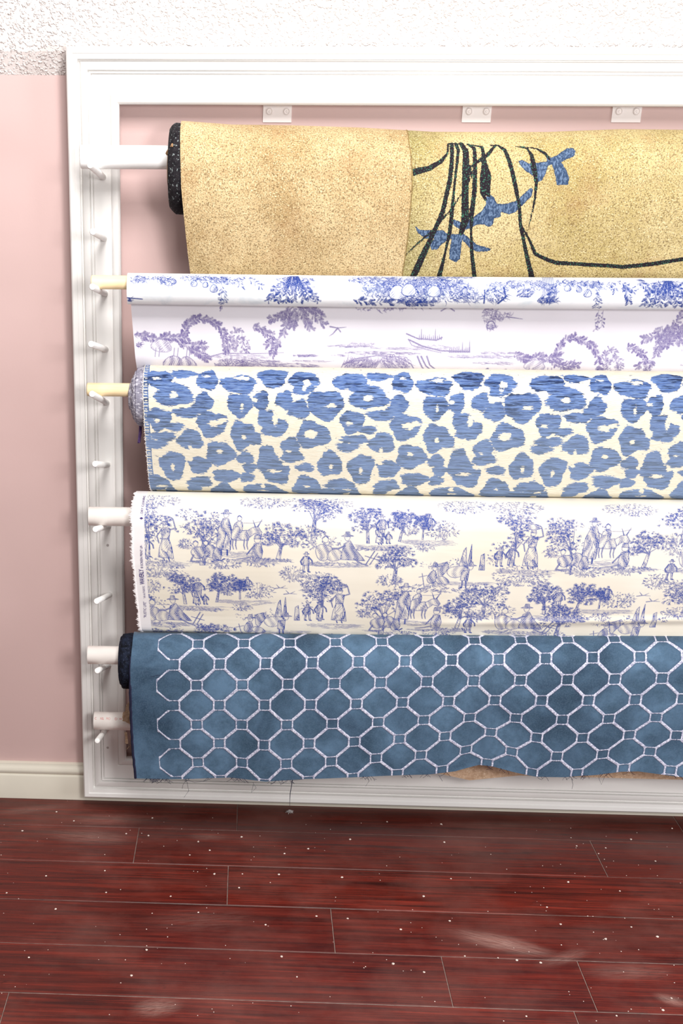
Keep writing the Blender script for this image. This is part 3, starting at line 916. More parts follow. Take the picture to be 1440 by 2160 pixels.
stem = SDF(c1)
W_ = 1 / (3.6 * 1370.0)
def S(pts, ws, f=g7): stem.stroke([f(*p) for p in pts], [w * W_ for w in ws])
S([(80, 300), (200, 270), (290, 215), (335, 160), (342, 85)], [45, 35, 28, 15, 12])
S([(370, 84), (370, 200), (350, 380), (300, 600), (230, 760), (140, 950), (70, 1105)], [25, 28, 32, 32, 30, 45, 48])
S([(400, 84), (418, 130), (400, 300), (385, 450), (370, 600), (355, 750), (320, 900), (268, 1105)], [25, 22, 18, 15, 28, 28, 15, 38])
S([(440, 84), (475, 140), (475, 300), (470, 450), (470, 660), (440, 760)], [30, 40, 50, 45, 55, 35])
S([(490, 88), (540, 120), (545, 250), (540, 450), (520, 620), (515, 750), (520, 900), (542, 1105)], [15, 25, 28, 32, 30, 15, 25, 30])
S([(520, 92), (600, 110), (615, 230), (625, 330), (622, 430), (650, 480)], [8, 20, 35, 75, 70, 20])
S([(600, 380), (600, 450), (625, 510)], [25, 30, 15])
S([(700, 96), (640, 170), (560, 225), (510, 260)], [18, 25, 18, 12])
S([(510, 260), (518, 330), (490, 390)], [12, 12, 6])
S([(340, 82), (450, 82)], [10, 10]); S([(660, 95), (730, 95)], [10, 10])
S([(720, 97), (770, 130), (810, 230), (850, 400), (880, 550), (890, 700), (930, 900), (978, 1105)], [15, 25, 28, 28, 22, 25, 25, 38])
S([(850, 102), (940, 120), (975, 170), (990, 260), (1010, 380), (1000, 500), (975, 620), (940, 760)], [6, 12, 25, 38, 22, 15, 10, 5])
S([(880, 102), (1010, 120), (1080, 160), (1110, 200)], [6, 12, 22, 15])
S([(895, 700), (960, 820), (1000, 920), (1060, 950), (1150, 985), (1440, 1005)], [8, 16, 24, 26, 26, 28])
S([(800, 1492), (1060, 1510), (1250, 1490), (1440, 1460), (1600, 1420), (1900, 1330)], [26, 30, 32, 28, 26, 26], g3)
S([(640, 1485), (800, 1492)], [26, 26], g3)
S([(440, 470), (350, 600), (220, 745), (100, 850), (0, 945)], [10, 12, 14, 12, 8])
pet = SDF(c1)
for pl in ([(380, 655), (440, 680), (520, 650), (600, 590), (630, 540), (620, 490), (650, 465), (690, 490), (710, 540), (780, 540), (860, 515), (930, 450), (970, 415), (985, 430), (975, 480), (900, 555), (850, 605), (800, 620), (740, 600), (740, 640), (690, 650), (680, 700), (650, 715), (610, 695), (560, 700), (480, 735), (420, 730), (380, 700)],
           [(90, 710), (130, 740), (210, 740), (300, 740), (340, 770), (420, 770), (450, 760), (500, 800), (560, 850), (680, 885), (640, 900), (560, 905), (500, 870), (445, 810), (440, 880), (430, 960), (400, 985), (350, 960), (350, 900), (370, 800), (300, 840), (260, 885), (215, 890), (200, 850), (240, 800), (170, 805), (110, 760)],
           [(875, 215), (900, 205), (960, 235), (1040, 225), (1095, 215), (1085, 185), (1070, 155), (1090, 160), (1120, 190), (1170, 170), (1240, 120), (1290, 115), (1310, 140), (1295, 180), (1230, 205), (1200, 225), (1240, 290), (1260, 350), (1250, 395), (1165, 398), (1155, 330), (1130, 240), (1100, 250), (1080, 310), (1050, 365), (1015, 375), (990, 330), (930, 290), (890, 250)]):
    pet.poly([g7(*p) for p in pl])
eX, eT = zip(*[c1.st(px, py)[:2] for px, py in ((862, 300), (868, 340), (869, 400), (860, 500), (849, 575))])
EX = np.interp(c1.ts, eT, eX)
panel = np.clip((c1.xs[None, :] - EX[:, None]) / .0012 + .5, 0, 1)
gx = c1.xs[None, :] - EX[:, None]
olive = panel * np.clip(1 - gx / .07, 0, 1) * (.6 + .4 * np.sin(c1.ts * 16)[:, None] ** 2)
b1 = thing('fabric_bolt', 'gold tapestry cloth printed with dark stems and blue flowers, on the top pipe', 'fabric', (.6, Y1, Z1))
# the design lies under the plain overlap on the left
stem.D = np.where(panel > .3, stem.D, .05); pet.D = np.where(panel > .3, pet.D, .05)
m = MB()
m.tube([tuple(c1.P(np.array([np.interp(t, c1.ts, EX)]), np.array([t]))[0] + np.array([0, -.0003, 0])) for t in np.linspace(.02, c1.T - .02, 50)], .0009, 5)
m.build('hem', M['gold_hem'], b1)
c1.mesh('cloth', M['gold'], b1, {'stem': stem.D, 'petal': pet.D, 'panel': panel, 'olive': olive})

def wound_roll(name, mat, parent, yc, zc, x0, x1, R, core, steps, n=48, zfun=None, bumpy=.0006):
    """layers that telescope out at the left end, steps = (x offset, radius)"""
    m = MB()
    def ring(x, rr, ph=0):
        dz = float(zfun(np.array(x))) if zfun is not None else 0
        return [(x, yc + (rr + bumpy * math.sin(5 * k + ph)) * math.cos(6.283185 * k / n), zc + dz + (rr + bumpy * math.cos(7 * k + ph)) * math.sin(6.283185 * k / n)) for k in range(n)]
    rs = [ring(x0 + .03, core)]
    for j, (dx, rr) in enumerate(steps): rs.append(ring(x0 + dx, rr, j))
    for x in np.linspace(x0 + steps[-1][0] + .01, x1, 9): rs.append(ring(x, R))
    rs.append(ring(x1, core))
    m.rings(rs, False, False)
    return m.build(name, mat, parent)

xb = hit(360, 357, 1, Y1 - R1 * .6)[0]
o = wound_roll('wound_layers', M['black_wound'], b1, Y1, Z1, xb, XRO - .11, R1, .021,
               [(-.002, .022), (-.004, .045), (-.003, .052), (0, .056), (.003, .0585), (.006, R1)], zfun=topz1)
o['label'] = 'dark speckled reverse of the gold cloth at the roll end'
m = MB(); m.tube([(xb - .0062, Y1, Z1), (xb + .03, Y1, Z1)], .0215, 24); m.tube([(xb - .005, Y1 - .035, Z1 + .02), (xb + .004, Y1 - .050, Z1 + .031)], .003, 6)
o = m.build('core_tube', M['core'], b1)

# ------------------------------------------------------------------ 2: thin roll of white toile
Y2 = -.155
rod('support_dowel', 'pale wooden dowel end on the third peg down, carrying the thin white toile roll', 'dowel', 192, 595.5, Y2, .0096, M['dowel'], False)
R2 = .0215
za = hit(400, 610, 1, Y2)[2]
xl2 = hit(267, 610, 1, Y2 - R2)[0]
b2 = thing('fabric_bolt', 'thin roll of white toile with its lilac reverse side hanging below the wooden dowel', 'fabric', (.6, Y2, za))
x2d = hit(1452, 610, 1, Y2)[0] + .01
def sag2(X): return -.001 * np.sin((X - .08) * 4) 
r2c = Cloth(arc(Y2, za, R2, -20, 260, 70), xl2, XRO - .08, .00085, sag2, None, None, xdense=x2d)
# hanging reverse side: leaves the back of the roll, slants behind the leopard roll
Z3 = hit(285, 837, 1, -.132)[2]
prof2 = [(Y2 + R2 - .002, za), (Y2 + R2 + .001, za - .05), (-.129, za - .10), (-.126, Z3 + .051), (-.116, Z3 + .036), (-.104, Z3 + .012), (-.100, Z3 - .01)]
pp = np.array(prof2); 
ss = np.linspace(0, 1, 40); cumx = np.concatenate([[0], np.cumsum(np.hypot(*(pp[1:] - pp[:-1]).T))]); cumx /= cumx[-1]
prof2 = list(zip(np.interp(ss, cumx, pp[:, 0]), np.interp(ss, cumx, pp[:, 1])))
xl2f = hit(277, 645, 1, -.13)[0]
def edge2(T): return np.interp(T, [0, .03, .17], [0, 0, .010])
f2c = Cloth(prof2, xl2f, XRO - .085, .00085, sag2, lambda X, T: .0015 * np.sin(X * 11) * np.clip(T / .1, 0, 1), edge2, xdense=x2d)

def leafy(ink, pts, n=40, leaf=4.5, spread=3.5, w=1.8, a=.9, stemw=1.0):
    w *= 1.2; a = min(1, a * 1.15); n = int(n * 1.15)
    """a leafy garland following photo points"""
    q = [ink.cellxy(*ink.c.st(*p)) for p in pts]
    seg = [math.dist(q[k], q[k + 1]) for k in range(len(q) - 1)]; tot = sum(seg)
    for k in range(len(q) - 1): ink.seg(*q[k], *q[k + 1], stemw * ink.k, stemw * ink.k, a * .8)
    for i in range(n):
        d = rng.random() * tot; k = 0
        while k < len(seg) - 1 and d > seg[k]: d -= seg[k]; k += 1
        f = d / max(seg[k], 1e-6); x = q[k][0] + (q[k + 1][0] - q[k][0]) * f; y = q[k][1] + (q[k + 1][1] - q[k][1]) * f
        an = math.atan2(q[k + 1][1] - q[k][1], q[k + 1][0] - q[k][0]) + rng.choice((-1, 1)) * rng.uniform(.4, 1.2)
        l = leaf * rng.uniform(.6, 1.3) * ink.k; o_ = rng.uniform(0, spread) * ink.k
        x0, y0 = x + o_ * math.cos(an), y + o_ * math.sin(an)
        ink.seg(x0, y0, x0 + l * math.cos(an), y0 + l * math.sin(an), w * ink.k * .6, w * ink.k * 1.2, a * rng.uniform(.65, 1.05))

def pline(ink, pts, w=1.2, a=.85, w1=None):
    w *= 1.25; a = min(1, a * 1.15)
    q = [ink.cellxy(*ink.c.st(*p)) for p in pts]; w1 = w if w1 is None else w1; n = len(q) - 1
    for k in range(n): ink.seg(*q[k], *q[k + 1], (w + (w1 - w) * k / n) * ink.k, (w + (w1 - w) * (k + 1) / n) * ink.k, a)

def scrib(ink, cx, cy, rx, ry, n, w=1.1, a=.8, L=16, curv=.8, ang=0.0, spread=1.2):
    w *= 1.3; a = min(1, a * 1.2)
    """engraved curved strokes inside an ellipse"""
    px, py = ink.cellxy(*ink.c.st(cx, cy)); k = ink.k
    for _ in range(n):
        r = math.sqrt(rng.random()); q = rng.uniform(0, 6.283)
        x, y = px + rx * k * r * math.cos(q), py + ry * k * r * math.sin(q)
        d = ang + rng.uniform(-spread, spread); c = rng.uniform(-curv, curv); l = L * k * rng.uniform(.4, 1) / 4
        aa = a * rng.uniform(.55, 1.1)
        for s_ in range(4):
            x2, y2 = x + l * math.cos(d), y + l * math.sin(d); ww = w * k * (1.2 - .25 * s_)
            ink.seg(x, y, x2, y2, ww, ww * .8, aa); x, y = x2, y2; d += c * .6

I2 = Ink(r2c); J2 = Ink(f2c)
for ox, oy in ((0, 0), (788, 10)):
    for (x, y, n) in ((292, 590, 60), (352, 594, 60), (300, 588, 40), (340, 588, 60), (400, 586, 60), (432, 588, 80), (460, 590, 110), (480, 592, 60)):
        scrib(I2, x + ox, y + oy, 18, 8, n, 1.2, .9, 9)
    for (x, y, r) in ((409, 598, 6), (433, 601, 5), (451, 609, 7), (366, 594, 5)):
        p = Pen(I2, x + ox, y + oy); p.blob(0, 0, r, r, 0, .35, .6, .8, .95, 1.2)
    leafy(I2, [(467 + ox, 600 + oy), (467 + ox, 640 + oy)], 16); leafy(I2, [(474 + ox, 600 + oy), (473 + ox, 640 + oy)], 12)
    leafy(I2, [(502 + ox, 583 + oy), (509 + ox, 606 + oy)], 16, 5); leafy(I2, [(512 + ox, 584 + oy), (532 + ox, 592 + oy), (550 + ox, 604 + oy)], 20, 5)
    # weeping tree, its crown continues on the hanging side
    cx = 620 + ox; cy = 583 + oy
    for k in range(26): 
        ex = rng.uniform(-34, 34); pline(I2, [(cx + ex * .25, cy), (cx + ex * .5, cy + 18), (cx + ex, cy + rng.uniform(18, 50))], 1.8, .9, .9)
    scrib(I2, cx, cy + 8, 34, 9, 120, 1.3, .95, 11)
    for ex in (-54, -36, -18, 0, 20, 36, 50):
        leafy(I2, [(cx + ex * .2, cy + 8), (cx + ex * .7, cy + 24), (cx + ex, cy + 52)], 34, 5.5, 3, 2.2, .95, 1.4)
    # still life of fruit and foliage
    if ox == 0:
        for (x, y, rx, ry, n, L) in ((790, 590, 50, 9, 200, 16), (800, 612, 34, 14, 150, 14), (860, 608, 60, 22, 360, 20), (900, 600, 50, 16, 260, 22), (950, 610, 36, 22, 240, 15), (985, 625, 30, 14, 110, 16), (930, 585, 60, 5, 110, 20), (870, 636, 50, 7, 110, 10)):
            scrib(I2, x, y, rx, ry, n, 1.2, .92, L, .9)
        for (x, y, r) in ((838, 618, 15), (862, 612, 13), (915, 615, 12)):
            Pen(I2, x, y).blob(0, 0, r, r * .85, 0, .08, .8, .55, .95, 1.3, 3.2)
        leafy(I2, [(745, 632), (790, 638), (850, 640), (905, 640)], 70, 7, 4, 3, .95)
        # upside-down piper
        scrib(I2, 1045, 616, 22, 20, 130, 1.3, .95, 12); pline(I2, [(1022, 612), (1020, 640)], 2.2, .95); pline(I2, [(1062, 606), (1066, 626), (1050, 640)], 3, .85)
        scrib(I2, 1105, 620, 15, 8, 55, 1.4, .9, 12, .3, -.6, .3)
    # column with a capital of leaves
    for k in range(7): pline(I2, [(1142 + k * 3.6, 584), (1144 + k * 3.2, 624)], 1.3, .75)
    scrib(I2, 1154, 634, 18, 6, 60, 1.6, .95, 9); scrib(I2, 1165, 615, 10, 12, 24, 1.6, .9, 12, .4, -.8, .3)
    leafy(I2, [(1340, 590), (1362, 606), (1372, 620)], 26, 6); leafy(I2, [(1318, 600), (1326, 640)], 24, 5)
pline(I2, [(267, 628), (300, 631)], 2.0, .9); scrib(I2, 274, 632, 6, 5, 22, 1.6, .95, 6)

for ox, oy in ((0, 0), (787, 42)):
    def A_(pts): return [(x + ox, y + oy) for x, y in pts]
    leafy(J2, A_([(385, 715), (392, 690), (405, 676), (424, 670), (445, 677), (463, 688), (472, 705), (478, 742)]), 170, 5.5, 3.0, 2.6, .8)
    leafy(J2, A_([(296, 704), (312, 712), (330, 716), (352, 712), (375, 714), (392, 712)]), 150, 6, 5, 2.4, .8)
    leafy(J2, A_([(375, 722), (400, 730), (432, 728)]), 90, 5, 5, 2.2, .8); leafy(J2, A_([(400, 735), (425, 748), (438, 758)]), 90, 6, 4, 2.2, .8)
    for (x, y, rx, ry) in ((340, 730, 20, 12),):
        Pen(J2, x + ox, y + oy).blob(0, 0, rx, ry, .1, .12, .9, .55, .7, 1.1, 3.4)
    for x in (329, 337, 368, 376, 395, 401): pline(J2, A_([(x, 734), (x - 2, 752)]), 1.4, .7)
    Pen(J2, 368 + ox, 768 + oy).blob(0, 0, 22, 17, .2, .2, .5, .85, .8, 1.2, 3); Pen(J2, 396 + ox, 770 + oy).blob(0, 0, 17, 18, -.2, .2, .2, .85, .8, 1.2, 3)
    leafy(J2, A_([(486, 742), (489, 705), (500, 692), (510, 702), (512, 740)]), 60, 4.5, 2.5, 2, .75); leafy(J2, A_([(494, 742), (496, 718), (510, 710), (522, 720), (522, 742)]), 50, 4, 2.5, 2, .75)
    leafy(J2, A_([(533, 692), (548, 690), (560, 702), (575, 706), (570, 722), (558, 730)]), 80, 5, 4, 2.4, .8); leafy(J2, A_([(592, 716), (580, 730), (574, 748)]), 50, 5, 4, 2.4, .8)
    pline(J2, A_([(432, 755), (470, 745), (540, 746), (598, 744)]), 2.0, .75, 1)
    scrib(J2, 490 + ox, 770 + oy, 36, 14, 170, 1.3, .8, 15); scrib(J2, 545 + ox, 766 + oy, 50, 9, 130, 1.3, .75, 14, .2, .05, .3); scrib(J2, 610 + ox, 772 + oy, 55, 8, 110, 1.3, .72, 18, .1, .1, .15)
    scrib(J2, 505 + ox, 752 + oy, 60, 4, 60, 1.1, .6, 14, .1, 0, .2)
    scrib(J2, 640 + ox, 750 + oy, 24, 2.5, 36, 1.4, .75, 12, .1, 0, .1); scrib(J2, 650 + ox, 762 + oy, 36, 2, 26, 1, .6, 16, .1, 0, .1)
    # bird
    pline(J2, A_([(696, 689), (712, 692), (730, 690)]), 2.4, .75, 1); pline(J2, A_([(712, 692), (702, 704), (694, 709)]), 2.6, .75, 1); pline(J2, A_([(712, 692), (718, 700)]), 2, .7)
    # lake, far banks, reeds, mound
    scrib(J2, 740 + ox, 731 + oy, 46, 2, 50, 1.3, .65, 16, .1, -.08, .1); scrib(J2, 760 + ox, 726 + oy, 26, 2.5, 40, 1.3, .6, 6)
    scrib(J2, 850 + ox, 735 + oy, 70, 2, 60, 1.2, .55, 18, .1, .05, .08); scrib(J2, 715 + ox, 750 + oy, 16, 2, 14, 1, .6, 10, .1, -.05, .1)
    pline(J2, A_([(857, 704), (880, 714), (920, 718), (932, 712)]), 2.2, .7); pline(J2, A_([(861, 716), (890, 730), (930, 740), (990, 742)]), 2.4, .7)
    pline(J2, A_([(862, 718), (868, 728), (900, 738), (930, 744)]), 1.4, .65); scrib(J2, 915 + ox, 732 + oy, 45, 4, 50, 1.1, .55, 12, .1, .28, .1)
    for k in range(12): 
        x = 884 + k * 4.2; h = rng.uniform(6, 12) + (12 if k in (1, 8) else 0); pline(J2, A_([(x, 716), (x + .5, 716 - h)]), 2.2, .7, .8)
    for k in range(12):
        x = 948 + k * 3.8; h = rng.uniform(7, 14) + (14 if k in (7, 11) else 0); pline(J2, A_([(x, 743), (x + .5, 743 - h)]), 2.4, .7, .8)
    scrib(J2, 1010 + ox, 752 + oy, 60, 3.5, 70, 1.2, .6, 18, .1, .1, .1); scrib(J2, 1040 + ox, 766 + oy, 40, 3, 40, 1.2, .6, 16, .1, .1, .1); scrib(J2, 1050 + ox, 745 + oy, 40, 2.5, 40, 1.2, .6, 12, .1, 0, .1)
    if ox == 0:
        J = Pen(J2, 790, 792); J.poly([(-74, 0), (-62, -26), (-40, -38), (0, -44), (40, -42), (66, -30), (84, 0)], .12, None, .8, .75, 1.6)
        scrib(J2, 760, 772, 36, 15, 230, 1.2, .8, 18, .9, -.8, .6); scrib(J2, 830, 766, 30, 17, 170, 1.2, .75, 18, .8, .8, .6); scrib(J2, 800, 745, 70, 3, 60, 1.3, .7, 16, .1, 0, .1)
        J.poly([(-8, -4), (10, -38), (26, -8)], .05, .2, .5, .75, 1.2); J.poly([(20, -10), (42, -20), (34, 0)], .05, .2, .4, .75, 1.2)
        for a in ([(880, 752), (890, 775), (908, 792)], [(900, 752), (906, 770), (935, 792)], [(888, 752), (898, 772), (920, 790)]): pline(J2, a, 3, .7, 2)
        pline(J2, [(955, 780), (968, 790)], 3.4, .75); pline(J2, [(1018, 785), (1028, 778)], 4, .75); pline(J2, [(1055, 788), (1066, 780)], 4, .75)
        # piper's head and flute, hanging upside down
        scrib(J2, 1032, 664, 14, 16, 90, 1.3, .75, 9); scrib(J2, 1058, 667, 18, 7, 40, 1.4, .75, 10); pline(J2, [(1068, 668), (1102, 673)], 2.2, .75, 1)
        Pen(J2, 1035, 686).blob(0, 0, 8, 7, 0, .2, .5, .5, .8, 1.8)
        scrib(J2, 1035, 690, 10, 5, 34, 1.3, .8, 6)
    for (a, b, c) in (((608, 646), (592, 668), (568, 674)), ((610, 646), (604, 680), (596, 708)), ((626, 646), (640, 668), (656, 694)), ((636, 646), (658, 664), (682, 684)), ((618, 646), (622, 670), (616, 690)), ((645, 646), (664, 656), (680, 668))):
        leafy(J2, A_([a, b, c]), 46, 6.5, 2.2, 2.6, .75, 1.2)
    leafy(J2, A_([(468, 642), (469, 652)]), 4); 
leafy(J2, [(1262, 655), (1260, 690)], 10, 4); leafy(J2, [(1272, 655), (1268, 690)], 8, 4)
leafy(J2, [(1400, 700), (1420, 690), (1440, 660)], 40, 6, 3, 2.6, .75); leafy(J2, [(1385, 712), (1410, 712), (1436, 706)], 50, 6, 3, 2.6, .75); leafy(J2, [(1388, 735), (1412, 722), (1440, 690)], 50, 6, 3, 2.6, .75)
scrib(J2, 800, 650, 50, 5, 60, 1.6, .75, 8); scrib(J2, 880, 647, 26, 2.5, 24, 1.4, .7, 8); pline(J2, [(930, 656), (945, 647), (958, 656)], 2, .7)
for (x, y) in ((290, 706), (292, 728)): scrib(J2, x, y, 7, 4, 18, 1.6, .95, 8)
PT = r2c.st(1400, 610)[0] - r2c.st(612, 610)[0]
r2c.mesh('wound_cloth', M['toile_roll'], b2, {'ink': I2.A}, PT)
o = f2c.mesh('hanging_cloth', M['toile_back'], b2, {'ink': J2.A}, PT); o['label'] = 'lilac reverse side of the white toile'
m = MB(); nn_ = 30
m.rings([[(xl2 + .001, Y2 + r * math.cos(6.2832 * k / nn_), za + r * math.sin(6.2832 * k / nn_)) for k in range(nn_)] for r in (.0098, R2)], False, False)
m.build('roll_end', M['toile_roll'], b2)

# ------------------------------------------------------------------ 3: leopard weave
Y3 = -.132
rod('support_dowel', 'pale wooden dowel end sticking out of the blue leopard roll', 'dowel', 183, 822, Y3, .0098, M['dowel'], False)
R3 = .0445
xl3 = hit(301, 830, 1, Y3 - R3)[0]
b3 = thing('fabric_bolt', 'heavy cream cloth woven with blue leopard spots, on the second wooden dowel', 'fabric', (.6, Y3, Z3))
Z4 = hit(300, 1098, 1, -.152)[2]
R4 = .044
prof3 = arc(Y3, Z3, R3 + .002, 40, 178, 34) + [(Y3 - R3 - .0015, Z3 - .03), (-.1705, Z3 - .075), (-.156, Z4 + R4 + .012), (-.148, Z4 + R4 + .0035), (-.130, Z4 + R4 - .004), (-.112, Z4 + R4 - .018), (-.105, Z4 + .01)]
pp = np.array(prof3); cumx = np.concatenate([[0], np.cumsum(np.hypot(*(pp[1:] - pp[:-1]).T))]); 
def edge3(T): return np.interp(T, [.10, .17, .24, .30], [0, .003, .007, .014])
x3d = hit(1455, 800, 1, Y3)[0] + .01
c3 = Cloth(prof3, xl3, XRO - .09, .0015, lambda X: -.0005 * np.sin(X * 5), lambda X, T: np.clip((T - .11) / .1, 0, 1) * (.003 * np.sin(X * 7 + .6)), edge3, xdense=x3d)
sp = SDF(c3)
def leo(x, y): return 260 + x / 2.44, 560 + y / 2.44
K3 = 1 / (2.44 * 1300.0)
blobs = [ # each: solid ellipses (x, y, rx, ry), holes
 ([(185, 585, 58, 44)], [(170, 580, 18, 9)]), ([(310, 560, 60, 20)], []), ([(433, 592, 48, 50)], [(432, 570, 18, 7)]),
 ([(595, 612, 82, 46)], [(612, 580, 34, 12)]), ([(770, 582, 68, 46)], []), ([(930, 590, 70, 40), (925, 630, 50, 36)], [(945, 605, 20, 18), (930, 632, 10, 16)]),
 ([(1145, 602, 66, 33)], []),
 ([(258, 665, 88, 60)], [(258, 668, 22, 14)]), ([(415, 700, 42, 46), (330, 757, 66, 26), (385, 740, 40, 26)], []),
 ([(600, 717, 58, 60)], [(610, 724, 8, 20)]), ([(708, 698, 36, 54)], [(678, 692, 14, 9)]), ([(828, 692, 40, 46)], []), ([(904, 742, 48, 48)], []),
 ([(1040, 717, 84, 76)], [(1070, 722, 26, 10)]),
 ([(185, 790, 56, 58), (262, 830, 48, 20)], [(168, 798, 18, 9)]), ([(455, 815, 70, 66)], [(470, 812, 32, 16), (510, 800, 26, 12)]),
 ([(345, 897, 60, 50)], [(345, 940, 10, 18)]), ([(612, 872, 56, 72), (672, 890, 36, 36)], [(620, 884, 12, 12)]),
 ([(738, 792, 42, 52), (800, 828, 40, 42), (772, 850, 52, 32)], [(782, 786, 14, 32)]), ([(975, 872, 78, 68)], [(963, 868, 33, 20)]),
 ([(205, 880, 62, 24)], []), ([(172, 918, 50, 22)], []), ([(498, 968, 70, 60)], [(495, 955, 16, 12)]), ([(255, 1028, 60, 74)], [(255, 1038, 10, 18)]),
 ([(392, 1027, 54, 44)], [(345, 1000, 16, 10)]), ([(628, 990, 40, 30), (650, 1040, 32, 26), (636, 1090, 34, 24)], [(602, 1040, 12, 18)]),
 ([(742, 1000, 50, 70), (790, 1065, 66, 58)], [(775, 1058, 30, 10), (836, 1020, 20, 14)]), ([(860, 926, 46, 40), (868, 980, 52, 34)], [(852, 955, 12, 6)]),
 ([(935, 1040, 42, 22)], []), ([(1062, 1022, 58, 64)], [(1068, 1036, 10, 16)]), ([(530, 1082, 66, 32)], []), ([(395, 1112, 58, 26), (365, 1140, 34, 18)], []),
 ([(178, 1115, 50, 38)], [(200, 1135, 22, 8)]), ([(245, 1152, 28, 20)], []), ([(515, 1152, 68, 28)], [(500, 1165, 30, 6)]),
 ([(725, 1158, 102, 40)], [(726, 1158, 28, 8), (720, 1135, 12, 14)]), ([(943, 1130, 70, 44)], [(945, 1136, 12, 7)]), ([(1100, 1130, 60, 26), (1065, 1165, 60, 28)], [(1098, 1152, 20, 5)]),
 ([(310, 1178, 48, 16)], []), ([(440, 1184, 46, 16)], []), ([(870, 1196, 60, 12)], []), ([(1150, 1020, 30, 40), (1120, 985, 0.1, .1)], []),
 ([(1100, 905, 30, 22)], []) ]
blobs = blobs[:-2]
def addblobs(dx, skip_low=False):
    for sol, holes in blobs:
        best = None
        for (x, y, rx, ry) in sol:
            cx_, ct_ = c3.st(*leo(x, y)); cx_ += dx
            if cx_ > c3.xs[-1] + .06: continue
            # foreshortening near the crown of the roll is undone by measuring on the cloth
            ct_b = c3.st(*leo(x, y + ry))[1]; ct_a = c3.st(*leo(x, y - ry))[1]
            rT = max((ct_b - ct_a) / 2, ry * K3 * .6); cm = (ct_a + ct_b) / 2
            X = (sp.X - cx_) / (rx * K3); T = (sp.T - cm) / rT
            ang = np.arctan2(T, X)
            wob = 1 + .10 * np.sin(3 * ang + x) + .06 * np.sin(5 * ang + y)
            d = (np.sqrt(X * X + T * T) / wob - 1) * min(rx * K3, rT)
            best = d if best is None else np.minimum(best, d)
        if best is None: continue
        for (x, y, rx, ry) in holes:
            cx_, cm = c3.st(*leo(x, y)); cx_ += dx
            X = (sp.X - cx_) / (rx * K3); T = (sp.T - cm) / (ry * K3 * 1.05)
            best = np.maximum(best, -(np.sqrt(X * X + T * T) - 1) * min(rx, ry) * K3)
        np.minimum(sp.D, best, out=sp.D)
per = c3.st(*leo(1262, 660))[0] - c3.st(*leo(258, 665))[0]
for k in range(4): addblobs(per * k)
sp.D = sp.D - 0.0004
# woven selvage band along the left edge
sel = (c3.xs[None, :] - c3.x0 - .0085)
sel = np.where(sel < 0, np.where(((c3.xs[None, :] - c3.x0) > .0012) & ((np.sin(c3.ts * 2600)[:, None] * np.sin(c3.xs * 3800)[None, :]) > -.35), -.004, .004), .05)
sp.D = np.minimum(sp.D, np.broadcast_to(sel, sp.D.shape))
c3.mesh('cloth', M['leopard'], b3, {'spot': sp.D}, per)
xb = hit(272, 837, 1, Y3)[0]
dxx = xl3 - xb
o = wound_roll('wound_layers', M['selvage'], b3, Y3, Z3, xb, XRO - .1, R3, .0102,
               [(0, .0105), (-.0005, .0135), (.001, .017), (.0012, .019), (.004, .021), (.0042, .026), (.0065, .0285), (.0068, .032), (.009, .034), (.0095, .037), (.0125, .039), (.013, .0415), (.016, .0425), (dxx, .0445)])
o['label'] = 'telescoped grey and lilac selvage edges at the end of the leopard roll'
m = MB(); p = hit(297, 900, 1, Y3 - .01)
for k in range(9):
    a = (rng.uniform(-1, 1) * .0015, rng.uniform(-1, 1) * .003)
    m.tube([(p[0] + a[0], p[1] + a[1], p[2] + .01), (p[0] + a[0] * 1.3 - .001, p[1] + a[1], p[2] - .010), (p[0] - .003 + a[0], p[1] + a[1], p[2] - .022 - .003 * rng.random())], [.0009, .0007, .0011], 5)
m.build('yarn_tassel', M['purple'], b3)

def edge_fringe(cloth, name, mat, parent, x_off, t0, t1, n, L, rad, droop=0.0, side=-1):
    m = MB()
    for k in range(n):
        t = t0 + (t1 - t0) * (k + rng.random()) / n
        q = cloth.P(np.array([cloth.x0 + x_off]), np.array([t]))[0]
        l = L * rng.uniform(.35, 1.2)
        a = (q[0], q[1] - .0004, q[2]); b = (q[0] + side * l * .6, q[1] - .0004 + rng.uniform(-.001, .001), q[2] - l * droop * .5 + rng.uniform(-.0006, .0006))
        c = (q[0] + side * l, q[1] + rng.uniform(-.002, .001), q[2] - l * droop + rng.uniform(-.001, .001))
        m.tube([a, b, c], [rad, rad, rad * .5], 4)
    o = m.build(name, mat, parent); o['kind'] = 'stuff'
    return o
edge_fringe(c3, 'edge_fringe', M['white_thread'], b3, .0008, .06, .30, 130, .0022, .0003, .2)

# ------------------------------------------------------------------ 4: cream toile
Y4 = -.152
rod('support_pipe', 'white plastic pipe end beside the frayed edge of the cream toile', 'pipe', 187, 1090, Y4, .0145, M['pvc'])
xl4 = hit(281, 1095, 1, Y4 - R4)[0]
b4 = thing('fabric_bolt', 'cream toile cloth with blue pastoral scenes, printed selvage and frayed white edge', 'fabric', (.6, Y4, Z4))
Z5 = hit(260, 1394, 1, -.168)[2]
R5 = .0455
prof4 = arc(Y4, Z4, R4 + .001, 60, 178, 34) + [(Y4 - R4 - .0015, Z4 - .03), (-.193, Z4 - .08), (-.175, Z5 + R5 + .012), (-.165, Z5 + R5 + .004), (-.146, Z5 + R5 - .003), (-.124, Z5 + R5 - .018), (-.118, Z5 + .01)]
def edge4(T): return np.interp(T, [.03, .07, .09, .14, .2, .26, .30], [.001, -.002, -.002, -.001, .003, .007, .012])
x4d = hit(1455, 1100, 1, Y4)[0] + .01
def wav4(X, T):
    k = np.clip((T - .16) / .06, 0, 1) * np.clip((.27 - T) / .03, 0, 1)
    f = .003 * np.exp(-((T - .235 - .01 * np.sin(X * 4)) / .006) ** 2) * np.clip((X - .45) / .3, 0, 1)
    return -f + k * .002 * np.sin(X * 8)
